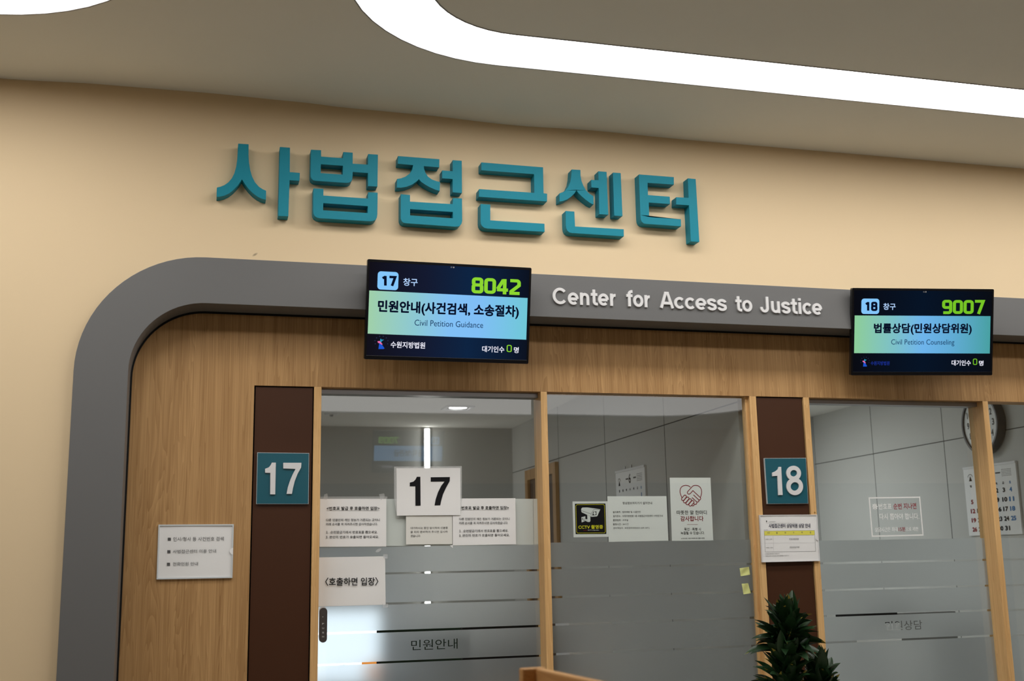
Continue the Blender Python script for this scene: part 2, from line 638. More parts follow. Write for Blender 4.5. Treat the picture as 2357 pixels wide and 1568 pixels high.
def put_text(mb, frame, body, pl, pr, top, z, bold=0.0, zstep=0.00002):
    """writes body between photo spots pl and pr (lower corners), as tall as the spot top says"""
    vs, fs, x0, x1, y0, y1 = text_geo(body)
    a, b, t = Vector(frame.uv(*pl)), Vector(frame.uv(*pr)), Vector(frame.uv(*top))
    ex = b - a
    ey = t - a
    ey = Vector((-ex.y, ex.x)).normalized() * ey.dot(Vector((-ex.y, ex.x)).normalized())
    offs = [(0, 0)] if not bold else [(0, 0), (bold, 0), (-bold, 0), (0, bold), (0, -bold), (bold * .7, bold * .7), (-bold * .7, bold * .7), (bold * .7, -bold * .7), (-bold * .7, -bold * .7)]
    for k, (ox, oy) in enumerate(offs):
        out = []
        for (x, y) in vs:
            q = a + ex * ((x - x0 + bold + ox) / (x1 - x0 + 2 * bold)) + ey * ((y - y0 + bold + oy) / (y1 - y0 + 2 * bold))
            out.append((q.x, q.y, z + k * zstep))
        mb.add(out, [f if True else f for f in fs])


BOLD = 0.19
GL = {  # bold grotesque letters as strokes, cap height 1
    'C': (0.86, [(arc(.44, .5, .335, .41, 40, 320, 26), 0)]),
    'e': (0.62, [(arc(.31, .365, .225, .285, -2, 312, 24), 0), ([(.1, .345), (.53, .345)], 0)]),
    'n': (0.66, [([(.15, 0), (.15, .74)], 0), ([(.15, .40)] + arc(.335, .44, .175, .205, 150, 0, 10) + [(.51, 0)], 0)]),
    't': (0.42, [([(.2, .95)] + [(.2, .3)] + arc(.33, .22, .13, .14, 180, 265, 6) + [(.4, .08)], 0), ([(.03, .655), (.39, .655)], 0)]),
    'r': (0.45, [([(.15, 0), (.15, .74)], 0), ([(.15, .40)] + arc(.36, .43, .19, .215, 160, 82, 8), 0)]),
    'f': (0.42, [([(.2, 0), (.2, .72)] + arc(.35, .76, .15, .15, 180, 100, 6) + [(.4, .91)], 0), ([(.03, .655), (.39, .655)], 0)]),
    'o': (0.63, [(ring(.315, .365, .225, .285), 1)]),
    'A': (0.76, [([(.075, 0), (.34, .98)], 0), ([(.685, 0), (.42, .98)], 0), ([(.2, .305), (.56, .305)], 0), ([(.26, .93), (.5, .93)], 0)]),
    'c': (0.58, [(arc(.31, .365, .22, .285, 42, 318, 22), 0)]),
    's': (0.56, [(arc(.28, .52, .185, .14, 5, 180, 10) + [(.12, .45), (.28, .375), (.45, .3)] + arc(.285, .21, .185, .14, 20, -178, 12), 0)]),
    'J': (0.58, [([(.43, 1), (.43, .3)] + arc(.255, .29, .175, .21, 0, -180, 12) + [(.08, .34)], 0)]),
    'u': (0.66, [([(.15, .74), (.15, .30)] + arc(.325, .28, .175, .2, 180, 330, 9), 0), ([(.51, .74), (.51, 0)], 0)]),
    'i': (0.29, [([(.145, 0), (.145, .74)], 0), ([(.145, .85), (.145, 1.0)], 0)]),
}
DIG = {  # squarish display digits, height 1, width .66
    '0': [(rrect(.1, .1, .56, .9, .14), 1)],
    '8': [(rrect(.11, .53, .55, .91, .12), 1), (rrect(.1, .09, .56, .53, .12), 1)],
    '4': [([(.45, 0), (.45, .98)], 0), ([(.38, .93), (.06, .33)], 0), ([(.02, .28), (.64, .28)], 0)],
    '2': [([(.06, .9), (.42, .9)] + arc(.44, .76, .12, .14, 90, 0, 5) + [(.56, .6), (.12, .2), (.12, .09), (.6, .09)], 0)],
    '9': [(rrect(.1, .46, .56, .91, .13), 1), ([(.56, .6), (.56, .24)] + arc(.42, .23, .14, .14, 0, -90, 5) + [(.08, .09)], 0)],
    '7': [([(.04, .91), (.58, .91), (.28, 0)], 0)],
    '1': [([(.36, 0), (.36, 1.0)], 0), ([(.36, .9), (.1, .74)], 0)],
    '6': [(rrect(.1, .09, .56, .54, .13), 1), ([(.1, .4), (.1, .76)] + arc(.24, .77, .14, .14, 180, 90, 5) + [(.54, .91)], 0)],
}


def put_digits(mb, frame, body, bl, br, tl, z, w=0.17, adv=0.7):
    a, b, t = Vector(frame.uv(*bl)), Vector(frame.uv(*br)), Vector(frame.uv(*tl))
    ex, ey = b - a, t - a
    total = adv * len(body) - (adv - 0.66)
    for i, ch in enumerate(body):
        for k, (path, closed) in enumerate(DIG[ch]):
            sub = MB()
            sub.stroke(path, w, 0, None, bool(closed))
            out = []
            for (x, y, zz) in sub.v:
                q = a + ex * ((x + i * adv) / total) + ey * y
                out.append((q.x, q.y, z + k * 0.00003))
            mb.add(out, sub.f)


def quad_px(frame, pts):
    return [frame.uv(*p) for p in pts]


def ccw(l):
    a = sum(l[i][0] * l[(i + 1) % len(l)][1] - l[(i + 1) % len(l)][0] * l[i][1] for i in range(len(l)))
    return l if a > 0 else l[::-1]


def sheet_mesh(frame, corners, thick=0.0006, wave=0.0, n=10, lift=0.0):
    """paper: a thin, slightly wavy sheet between four photo corners (tl, tr, br, bl)"""
    tl, tr, br, bl = [Vector(frame.uv(*c)) for c in corners]
    mb = MB()
    front, back = [], []
    for j in range(n + 1):
        for i in range(n + 1):
            s, t = i / n, j / n
            p = (tl * (1 - s) + tr * s) * (1 - t) + (bl * (1 - s) + br * s) * t
            h = lift + wave * (0.5 + 0.5 * math.sin(3.1 * s + 5.0 * t + tl.x * 40)) * (0.35 + 0.65 * abs(math.sin(math.pi * s)))
            front.append((p.x, p.y, h + thick))
            back.append((p.x, p.y, h))
    fs = []
    N = n + 1
    for j in range(n):
        for i in range(n):
            a = j * N + i
            fs.append((a + N, a + N + 1, a + 1, a))
            o = N * N
            fs.append((o + a, o + a + 1, o + a + N + 1, o + a + N))
    edge = [i for i in range(N)] + [j * N + n for j in range(1, N)] + [n * N + i for i in range(n - 1, -1, -1)] + [j * N for j in range(n - 1, 0, -1)]
    for k in range(len(edge)):
        a, b = edge[k], edge[(k + 1) % len(edge)]
        fs.append((a, b, b + N * N, a + N * N))
    mb.add(front + back, fs)
    return mb


# ------------------------------------------------------------------ levels and planes (metres; the eye is 1.55 m above the floor)
EZ = EYE.z
CEIL = EZ + 1.995
Y_WALL, Y_BAND, Y_WOOD = -0.18, -0.22, -0.05
Y_DOOR, Y_PANE = 0.03, -0.01
HEAD = EZ + 0.745
BAND_OUT, BAND_IN = EZ + 1.2635, EZ + 1.064
X_BO, X_BI = -0.514, -0.305          # outer and inner left edge of the grey arch
R_OUT, R_IN = 0.50, 0.298
X_END = 6.8                          # right end of the arch, beyond the picture

# ================================================================== THE SETTING
F478, F482, F495 = facade(4.78), facade(4.82), facade(4.95)


def arch_path(xl, xr, top, r, n=20):
    """up the left side, round both corners, down the right side (heights above eye level)"""
    t = top - EZ
    return ([(xl, -EZ)] + arc(xl + r, t - r, r, r, 180, 90, n) + arc(xr - r, t - r, r, r, 90, 0, n) + [(xr, -EZ)])


out_p = arch_path(X_BO, X_END, BAND_OUT, R_OUT)
in_p = arch_path(X_BI, X_END - 0.209, BAND_IN, R_IN)

# beige wall above and beside the arch; at the very top the plaster meets a slightly uneven ceiling
mb = MB()
inset = arch_path(X_BO + 0.05, X_END - 0.05, BAND_OUT - 0.05, R_OUT - 0.05)
mb.poly([ccw([(-7.0, -EZ)] + inset + [(10.0, -EZ), (10.0, CEIL - EZ + 0.05), (-7.0, CEIL - EZ + 0.05)])], 0.0)
struct(mb.build('wall_front', M['wall'], frame=F482))

mb = MB()
mb.prism([ccw(out_p + in_p[::-1])], -0.163, 0.0)
struct(mb.build('trim_1', M['grey'], frame=F478, bevel=0.0015))
# dark shadow gap between the arch and the oak front
mb = MB()
gap_out = arch_path(X_BI - 0.05, X_END - 0.159, BAND_IN + 0.05, R_IN + 0.05)
gap_in = arch_path(X_BI + 0.007, X_END - 0.216, BAND_IN - 0.0085, R_IN - 0.008)
mb.prism([ccw(gap_out + gap_in[::-1])], -0.169, -0.1632)
struct(mb.build('trim_2', M['black'], frame=F478))

# ceiling with the recesses of the light strips
CF = Frame((0, 0, CEIL), (1, 0, 0), (0, 1, 0))


def stadium(x0, x1, yc, r, n=24):
    return arc(x1 - r, yc, r, r, -90, 90, n) + arc(x0 + r, yc, r, r, 90, 270, n)


STRIPS = [(0.42, 6.6, -1.495), (-2.2, -0.18, -1.495)]
PANEL = (-3.0, 7.6, -9.35, 1.25)
Y_FLAT = -0.62
mb = MB()
holes = [stadium(a, b, y, 0.7)[::-1] for a, b, y in STRIPS] + [stadium(PANEL[0], PANEL[1], PANEL[2], PANEL[3])[::-1]]
mb.poly([[(-7, -12), (10, -12), (10, Y_FLAT), (-7, Y_FLAT)]] + holes, 0.0)
for a, b, y in STRIPS:
    mb.poly([stadium(a + 0.285, b - 0.285, y, 0.415)], 0.0)
# uneven plaster edge along the front wall
rise = [(-7, 0.0), (-0.87, 0.008), (-0.46, 0.021), (-0.02, 0.024), (0.37, 0.019), (0.58, 0.011), (0.89, 0.009), (1.38, -0.004),
        (1.76, 0.004), (2.25, -0.002), (3.16, -0.001), (10, -0.002)]


def edge_rise(x):
    for (xa, ya), (xb, yb) in zip(rise, rise[1:]):
        if xa <= x <= xb:
            t = (x - xa) / (xb - xa)
            return ya + (yb - ya) * (t * t * (3 - 2 * t))
    return 0.0


xs = [-7, -3, -1.5] + [-1.2 + 0.06 * i for i in range(85)] + [5, 7, 10]
ys = [Y_FLAT, -0.5, -0.4, -0.3, -0.22, -0.14]
vs, fs = [], []
for y in ys:
    k = (y - Y_FLAT) / (-0.18 - Y_FLAT)
    k = max(0.0, min(1.0, k))
    for x in xs:
        vs.append((x, y, edge_rise(x) * k * k * (3 - 2 * k)))
n = len(xs)
for j in range(len(ys) - 1):
    for i in range(n - 1):
        fs.append((j * n + i, j * n + i + 1, (j + 1) * n + i + 1, (j + 1) * n + i))
mb.add(vs, fs)
struct(mb.build('ceiling', M['ceiling'], frame=CF))

# lobby shell
mb = MB()
mb.add([(-7, -12, 0), (10, -12, 0), (10, 5.2, 0), (-7, 5.2, 0)], [(0, 1, 2, 3)])
struct(mb.build('floor', M['floor']))
mb = MB()
mb.box((-0.5, 0.08, 0.0), (X_END - 1.0, 5.0, 0.008))
struct(mb.build('floor', plain('office_bounce_floor', (0.68, 0.66, 0.60, 1), 0.4, 0.3, noise=0.05, nscale=12)))  # pale slab added to bounce light up to the office ceiling
mb = MB()
mb.add([(-7, -12, 0), (-7, -0.18, 0), (-7, -0.18, CEIL), (-7, -12, CEIL)], [(0, 1, 2, 3)])
struct(mb.build('wall_left', M['wall']))
mb = MB()
mb.add([(10, -12, 0), (10, -0.18, 0), (10, -0.18, CEIL), (10, -12, CEIL)], [(3, 2, 1, 0)])
struct(mb.build('wall_right', M['wall']))
mb = MB()
mb.add([(-7, -12, 0), (10, -12, 0), (10, -12, CEIL), (-7, -12, CEIL)], [(3, 2, 1, 0)])
struct(mb.build('wall_back', M['wall']))
# the counters opposite (only seen mirrored in the glass)
mb = MB()
mb.box((-6.2, -6.75, 0), (9.2, -6.45, EZ + 0.745))
struct(mb.build('wall_back', M['brown']))
mb = MB()
mb.box((-6.2, -6.75, EZ + 0.745), (9.2, -6.45, EZ + 1.27))
struct(mb.build('trim_3', M['wall']))

# oak front: left panel and header in one veneer, posts and brown pilasters between
mb = MB()
mb.box((-0.40, -EZ, -0.10), (0.207, 1.12, 0.0))
mb.box((0.207, 0.745, -0.11), (X_END - 0.15, 1.12, 0.0))
mb.box((5.036, -EZ, -0.10), (X_END - 0.15, 0.745, 0.0))
struct(mb.build('trim_4', M['wood'], frame=F495))


def post(name, x0, x1, depth=0.12):
    m = MB()
    m.box((x0, -EZ, -depth), (x1, 0.745, 0.0))
    return struct(m.build(name, M['wood_post'], frame=F495, bevel=0.0015))


def pilaster(name, x0, x1):
    m = MB()
    m.box((x0 + 0.005, -EZ, -0.06), (x1 - 0.005, 0.740, -0.008))
    o = struct(m.build(name, M['brown'], frame=F495))
    m = MB()
    m.box((x0, -EZ, -0.07), (x1, 0.745, -0.06))
    for a, b in ((x0, x0 + 0.005), (x1 - 0.005, x1)):
        m.box((a, -EZ, -0.06), (b, 0.745, -0.03))
    m.box((x0, 0.740, -0.06), (x1, 0.745, -0.03))
    m.build('shadow_gap', M['black'], parent=o)
    return o


pilaster('trim_5', 0.208, 0.4635)
post('trim_6', 0.4640, 0.4965)
post('trim_7', 1.505, 1.5365)
post('trim_8', 2.573, 2.609, 0.08)
pilaster('trim_9', 2.6095, 2.8665)
post('trim_10', 2.867, 2.8995)
post('trim_11', 3.909, 3.942)
post('trim_12', 5.0, 5.035)
# thin inner stop on the left side of the post beside pilaster 18
mb = MB()
mb.box((2.560, -EZ, -0.06), (2.573, 0.745, -0.022))
struct(mb.build('trim_13', M['wood_post'], frame=F495))

# ------------------------------------------------------------------ glazing with etched film
FD, FP = facade(5.03), facade(4.99)


def pane(name, frame, x0, x1, film_top, gaps, label=None, cut=None, top=0.745):
    """one glass leaf (8 mm) with its film: bands between thin clear gaps, lettering left clear"""
    g = MB()
    g.box((x0, -EZ + 0.01, -0.008), (x1, top, 0.0))
    o = struct(g.build(name, M['glass'], frame=frame))
    edges = [film_top]
    for a, b in gaps:
        edges += [a, b]
    edges.append(-EZ + 0.05)
    bands = [(edges[i], edges[i + 1]) for i in range(0, len(edges), 2)]
    f = MB()
    z = -0.0095
    for hi, lo in bands:
        if cut and lo < cut[3] < hi:
            _, ua, ub, vb, vt = cut
            loops = glyph_loops(cut[0])
            gx = [p[0] for l in loops for p in l]
            gy = [p[1] for l in loops for p in l]
            gx0, gy0 = min(gx), min(gy)
            sx, sy = (ub - ua) / (max(gx) - gx0), (vt - vb) / (max(gy) - gy0)
            loops = [[(ua + (p[0] - gx0) * sx, vb + (p[1] - gy0) * sy) for p in l] for l in loops]
            pts, edges_ = [Vector(c) for c in ((x0, lo), (x1, lo), (x1, hi), (x0, hi))], [(0, 1), (1, 2), (2, 3), (3, 0)]
            for l in loops:
                k = len(pts)
                pts += [Vector(p) for p in l]
                edges_ += [(k + a, k + (a + 1) % len(l)) for a in range(len(l))]
            ov, _, of, _, _, _ = delaunay_2d_cdt(pts, edges_, [], 0, 1e-6)

            def inside(c):
                w = 0
                for l in loops:
                    for a in range(len(l)):
                        (xa, ya), (xb, yb) = l[a], l[(a + 1) % len(l)]
                        if (ya > c[1]) != (yb > c[1]) and c[0] < (xb - xa) * (c[1] - ya) / (yb - ya) + xa:
                            w += 1 if yb > ya else -1
                return w != 0
            keep = [t_ for t_ in of if not inside((sum(ov[a].x for a in t_) / 3, sum(ov[a].y for a in t_) / 3))]
            f.add([(p.x, p.y, z) for p in ov], [tuple(t_) for t_ in keep])
        else:
            f.add([(x0, lo, z), (x1, lo, z), (x1, hi, z), (x0, hi, z)], [(0, 1, 2, 3)])
    fo = f.build('frosted_film', M['film'], parent=o)
    return o


def v_of(frame, px, py):
    return frame.uv(px, py)[1]


c6 = Crop(700, 1220, 4.064)
c7 = Crop(1180, 1220, 3.928)
c8 = Crop(1680, 1240, 3.4816)
c3 = Crop(700, 860, 3.733)
c5 = Crop(1700, 880, 3.563)


def gaps_from(frame, spots):
    return [(v_of(frame, *a), v_of(frame, *b)) for a, b in spots]


g1 = gaps_from(FD, [(c6(2195, 368), c6(2195, 386)), (c6(2200, 640), c6(2200, 660)), (c6(2200, 890), c6(2200, 911)), (c6(2210, 1170), c6(2210, 1189))])
ua, vb = FD.uv(*c6(1005, 1131))
ub, _ = FD.uv(*c6(1440, 1118))
vt = FD.uv(*c6(1410, 1018))[1]
pane('door_1', FD, 0.470, 1.535, v_of(FD, *c6(2190, 137)), g1, cut=('민원안내', ua, ub, vb, vt), top=0.722)
g2 = gaps_from(FP, [(c7(450, 335), c7(450, 355)), (c7(440, 598), c7(440, 618)), (c7(460, 846), c7(460, 866)), (c7(470, 1113), c7(470, 1133))])
pane('window_1', FP, 1.515, 2.60, v_of(FP, 1268.5, 1249.4), g2, top=0.76)
g3 = gaps_from(FD, [(c8(760, 190), c8(760, 207)), (c8(780, 407), c8(780, 423)), (c8(1080, 603), c8(1080, 620)), (c8(930, 822), c8(930, 838))])
ua, vb = FD.uv(*c8(1258, 740))
ub, _ = FD.uv(*c8(1553, 728))
vt = FD.uv(*c8(1515, 655))[1]
pane('door_2', FD, 2.87, 3.94, v_of(FD, 1891, 1244.9), g3, cut=('민원상담', ua, ub, vb, vt), top=0.722)
pane('window_2', FP, 3.92, 5.02, v_of(FD, 1891, 1244.9) - 0.002, g3, top=0.76)
# steel head channels above the two glass doors
for nm, x0, x1 in (('trim_14', 0.4965, 1.505), ('trim_15', 2.8995, 3.909)):
    mb = MB()
    mb.box((x0, 0.722, -0.11), (x1, 0.7449, -0.045))
    struct(mb.build(nm, M['steel'], frame=F495))

# ------------------------------------------------------------------ offices behind the glass
RC = 1.137                       # office ceiling above eye level
D17, D18 = 9.85, 8.70
_a = ray(1178, 986.5)
X17 = _a.x / _a.y * D17
_b = ray(1868, 960)
X18 = _b.x / _b.y * D18
W17 = Frame((X17, D17 - 5, EZ), (-0.0302, -1, 0))
W18 = Frame((X18, D18 - 5, EZ), (-0.0734, -1, 0))
L17, L18 = (D17 - 5.07), (D18 - 5.07)


def office_wall(name, frame, length, joints_x, joint_z, thick=0.06):
    m = MB()
    m.box((0, -EZ, -thick), (length * 1.0005, RC, 0))
    o = struct(m.build(name, M['room_wall'], frame=frame))
    j = MB()
    for x in joints_x:
        j.box((x - 0.003, -EZ, 0), (x + 0.003, RC, 0.0006))
    j.box((0, joint_z - 0.003, 0), (length, joint_z + 0.003, 0.0006))
    j.build('panel_joint', M['joint'], parent=o)
    return o


jx17 = [W17.uv(*p)[0] for p in ((1285, 1020), (1392.5, 1030), (1531, 1030))]
jx18 = [W18.uv(*p)[0] for p in ((1873, 1000), (2013, 1080), (2178, 1080))]
office_wall('wall_right', W17, L17, jx17, W17.uv(1393, 1021.6)[1])
office_wall('wall_right', W18, L18, jx18, W18.uv(2010, 1045)[1])
BW17, BW18 = facade(D17), facade(D18)
mb = MB()
mb.box((-0.6, -EZ, -0.05), (X17 + 0.02, RC, 0))
struct(mb.build('wall_back', M['room_wall'], frame=BW17))
mb = MB()
mb.box((X17 - 0.05, -EZ, -0.05), (X18 + 0.02, RC, 0))
struct(mb.build('wall_back', M['room_wall'], frame=BW18))
mb = MB()
mb.box((-0.6, 0.06, 0), (-0.5, D17 - 5, EZ + RC))
struct(mb.build('wall_left', M['room_wall']))
mb = MB()
mb.box((-0.7, 0.0, EZ + RC), (X18 + 0.3, D17 - 4.9, EZ + RC + 0.05))
struct(mb.build('ceiling', M['room_ceiling']))
# brown framed door in the side wall of office 17
mb = MB()
x1d, ztop = W17.uv(1285.5, 1063)
x0d = W17.uv(1215.5, 1086)[0]
fw_ = 0.085
mb.box((x0d, ztop - fw_, 0), (x1d, ztop, 0.03))
mb.box((x0d, -EZ, 0), (x0d + fw_, ztop - fw_, 0.03))
mb.box((x1d - fw_, -EZ, 0), (x1d, ztop - fw_, 0.03))
dr = struct(mb.build('door_3', M['wood'], frame=W17))
mb = MB()
mb.box((x0d + fw_, -EZ, 0), (x1d - fw_, ztop - fw_, 0.008))
mb.build('door_leaf', M['wood_dark'], parent=dr)

# ================================================================== LIGHT FITTINGS
strip_labels = ['white curved light strip set in the ceiling above the raised sign, running to the right',
                'white rounded end of a light strip in the top left ceiling']
for (a, b, y), lab in zip(STRIPS, strip_labels):
    f = Frame(((a + b) / 2, y, CEIL), (1, 0, 0), (0, 1, 0))
    t = thing('ceiling_light', lab, 'ceiling light', f, group='curved ceiling light strips')
    w2 = (b - a) / 2
    outer, inner = stadium(-w2, w2, 0, 0.7), stadium(-w2 + 0.285, w2 - 0.285, 0, 0.415)
    m = MB()
    m.poly([outer, inner[::-1]], 0.006)
    m.build('diffuser', M['strip'], parent=t)
    m = MB()
    for l in (outer, inner):
        m.stroke(l, 0.006, -0.002, 0.05, True)
    m.build('trim_rim', M['trim_metal'], parent=t)
f = Frame(((PANEL[0] + PANEL[1]) / 2, PANEL[2], CEIL), (1, 0, 0), (0, 1, 0))
t = thing('ceiling_light', 'wide luminous ceiling panel with round ends behind the camera', 'ceiling light', f)
w2 = (PANEL[1] - PANEL[0]) / 2
m = MB()
m.poly([stadium(-w2, w2, 0, PANEL[3])], 0.02)
m.build('diffuser', M['panel_light'], parent=t)
m = MB()
m.stroke(stadium(-w2, w2, 0, PANEL[3]), 0.006, -0.002, 0.05, True)
m.build('trim_rim', M['trim_metal'], parent=t)

# recessed square downlight in the ceiling of office 17
dl = ray(1054, 938)
k = RC / dl.z
t = thing('downlight', 'small square recessed downlight glowing in the ceiling behind window 17', 'downlight',
          Frame((dl.x * k, dl.y * k - 5, EZ + RC), (1, 0, 0), (0, 1, 0)))
m = MB()
m.stroke([(-0.1, -0.1), (0.1, -0.1), (0.1, 0.1), (-0.1, 0.1)], 0.022, -0.012, 0.0, True)
m.build('frame', M['white_letter'], parent=t)
m = MB()
m.poly([ccw([(-0.09, -0.09), (0.09, -0.09), (0.09, 0.09), (-0.09, 0.09)])], -0.001)
m.build('reflector', M['joint'], parent=t)
m = MB()
m.poly([ring(0, 0, 0.07, 0.07)], -0.004)
m.build('lamp', M['downlight'], parent=t)
# sprinkler head / detector
dl = ray(763, 952)
k = RC / dl.z
t = thing('smoke_detector', 'small round detector on the office ceiling left of the downlight', 'detector',
          Frame((dl.x * k, dl.y * k - 5, EZ + RC), (1, 0, 0), (0, -1, 0)))
m = MB()
m.lathe([(0.0, 0.012), (0.05, 0.012), (0.06, 0.0), (0.0, 0.0)], 20)
m.build('base', M['white_letter'], parent=t, smooth=False)
m = MB()
m.lathe([(0.0, 0.026), (0.012, 0.024), (0.016, 0.012)], 16)
m.build('sensor', M['steel'], parent=t)
# upright led tube on the back wall of office 17
fl = facade(D17 - 0.005)
ft = fl.at(981.5, 986)
bot = ft.uv(983, 1405)[1]
t = thing('tube_light', 'upright bright led tube on the back wall above the paper number 17', 'tube light', ft)
m = MB()
m.box((-0.026, bot, 0), (0.026, -0.004, 0.03))
m.build('housing', M['white_letter'], parent=t)
m = MB()
m.tube([(0, bot + 0.01, 0.04), (0, -0.012, 0.04)], 0.019, 12)
m.build('tube', M['led'], parent=t)

# ================================================================== RAISED SIGN LETTERS
FL = facade(4.764)
k4, k5 = Crop(480, 310, 3.928), Crop(1060, 340, 3.928)
BIG = [
    ('사', k4, [[[(268, 80), (363, 86), (362, 180), (366, 250), (377, 320), (395, 380), (420, 430), (455, 470), (490, 493), (521, 506), (520, 590), (480, 580), (440, 560), (400, 530), (360, 488), (330, 448), (302, 405), (290, 425), (262, 462), (225, 502), (185, 533), (140, 553), (100, 562), (73, 563), (75, 478), (105, 471), (145, 455), (180, 430), (210, 395), (233, 350), (250, 290), (260, 220), (265, 150)]],
               [[(645, 110), (737, 117), (735, 338), (827, 345), (822, 418), (733, 413), (722, 740), (630, 735)]]],
     'first raised teal letter of the sign, a tent stroke beside an upright bar'),
    ('법', k4, [[[(926, 135), (1018, 140), (1018, 198), (1215, 212), (1218, 156), (1304, 162), (1304, 262), (1441, 270), (1443, 174), (1532, 180), (1528, 470), (1441, 466), (1441, 348), (1304, 338), (1302, 385), (1298, 408), (1287, 426), (1268, 435), (1245, 437), (965, 418), (945, 412), (930, 398), (923, 378), (922, 350)], [(1016, 268), (1215, 282), (1213, 360), (1014, 347)]],
               [[(948, 485), (1040, 490), (1038, 550), (1440, 577), (1443, 520), (1530, 524), (1527, 720), (1522, 750), (1508, 772), (1485, 782), (1460, 784), (1010, 757), (980, 751), (958, 736), (948, 715), (945, 690)], [(1038, 620), (1440, 648), (1438, 708), (1036, 683)]]],
     'second raised teal letter of the sign, two stacked cups with a crossbar'),
    ('접', k4, [[[(1713, 193), (2088, 222), (2086, 296), (1947, 285), (1950, 310), (1962, 345), (1985, 380), (2020, 405), (2060, 420), (2094, 428), (2090, 510), (2050, 498), (2000, 476), (1955, 450), (1920, 425), (1902, 403), (1880, 424), (1840, 452), (1790, 472), (1740, 480), (1702, 479), (1705, 400), (1740, 395), (1780, 380), (1815, 355), (1840, 320), (1850, 276), (1711, 263)]],
               [[(2207, 230), (2290, 236), (2292, 528), (2207, 522), (2207, 402), (2112, 395), (2112, 323), (2207, 330)]],
               [[(1738, 538), (1822, 545), (1822, 605), (2207, 628), (2209, 573), (2292, 577), (2294, 780), (2288, 805), (2275, 822), (2255, 832), (2230, 833), (1790, 802), (1765, 798), (1748, 785), (1738, 762), (1737, 735)], [(1823, 674), (2209, 700), (2209, 757), (1823, 730)]]],
     'third raised teal letter of the sign, above the left screen'),
    ('근', k5, [[[(188, 132), (747, 177), (752, 412), (784, 416), (783, 487), (165, 445), (168, 374), (667, 408), (665, 240), (188, 204)]],
               [[(182, 508), (270, 514), (270, 657), (760, 688), (762, 762), (245, 732), (215, 725), (195, 710), (184, 690), (181, 665)]]],
     'fourth raised teal letter of the sign, wide bars with an open corner below'),
    ('센', k5, [[[(1005, 196), (1085, 201), (1086, 250), (1095, 300), (1112, 345), (1135, 385), (1165, 415), (1203, 438), (1204, 515), (1170, 500), (1130, 470), (1095, 440), (1065, 410), (1048, 385), (1030, 415), (1000, 445), (960, 470), (925, 483), (895, 488), (895, 412), (925, 402), (950, 385), (972, 355), (990, 315), (1000, 265)]],
               [[(1245, 212), (1322, 218), (1337, 607), (1255, 602), (1250, 365), (1183, 360), (1181, 290), (1248, 294)]],
               [[(1378, 224), (1449, 229), (1465, 620), (1390, 615)]],
               [[(950, 571), (1030, 577), (1036, 712), (1477, 737), (1478, 803), (1010, 773), (985, 767), (966, 752), (956, 730), (952, 705)]]],
     'fifth raised teal letter of the sign, with two upright bars close together'),
    ('터', k5, [[[(1612, 241), (1930, 266), (1930, 335), (1692, 318), (1696, 428), (1893, 443), (1896, 510), (1703, 497), (1706, 625), (1993, 646), (1995, 712), (1680, 690), (1655, 685), (1640, 672), (1630, 650), (1627, 625)]],
               [[(2055, 276), (2127, 283), (2160, 853), (2083, 848), (2066, 522), (1950, 514), (1950, 447), (2062, 453)]]],
     'last raised teal letter of the sign, at its right end'),
]
for ch, cr, pieces, lab in BIG:
    allp = [p for pc in pieces for p in pc[0]]
    cx = sum(p[0] for p in allp) / len(allp)
    cy = sum(p[1] for p in allp) / len(allp)
    f = FL.at(*cr(cx, cy))
    m = MB()
    for pc in pieces:
        m.prism([ccw(quad_px(f, [cr(*p) for p in l])) for l in pc], -0.0562, 0.0)
    o = m.build('sign_letter', M['teal'], frame=f, bevel=0.0012)
    tag(o, lab, 'sign letter', 'raised teal letters of the sign on the beige wall')

# white raised lettering on the grey arch, every letter fixed on its own
FE = facade(4.771)
WORDS = [('Center', (1271.5, 700.0), (1420.5, 704.5), (1271.5, 661.5)), ('for', (1442, 705.0), (1499.0, 708.0), (1442, 667.0)),
         ('Access', (1519.5, 708.5), (1674.5, 716.0), (1519.5, 671.5)), ('to', (1693.5, 716.5), (1733.0, 718.0), (1693.5, 680.0)),
         ('Justice', (1751.0, 719.0), (1894.0, 725.0), (1751.0, 682.5))]
ORD = ['first', 'second', 'third']
for wd_, bl, br, tl in WORDS:
    a, b, t = [Vector(FE.uv(*p)) for p in (bl, br, tl)]
    total = sum(GL[c][0] for c in wd_)
    seen = {}
    x = 0.0
    hgt = (t - a).length
    for i, c in enumerate(wd_):
        adv, strokes = GL[c]
        seen[c] = seen.get(c, 0) + 1
        f0 = FE.world(*(a + (b - a) * ((x + adv / 2) / total)))
        f = Frame(f0)
        m = MB()
        for k, (path, closed) in enumerate(strokes):
            m.stroke([((px_ - adv / 2) * (b - a).length / total, py_ * hgt) for px_, py_ in path], BOLD * hgt * 0.88, -0.0125, k * 0.00004, bool(closed))
        o = m.build('raised_letter', M['white_letter'], frame=f)
        which = (ORD[seen[c] - 1] + ' ') if wd_.count(c) > 1 else ''
        tag(o, f'{which}white raised letter {c} in the word {wd_} on the grey arch', 'letter', 'white raised letters on the grey arch')
        x += adv

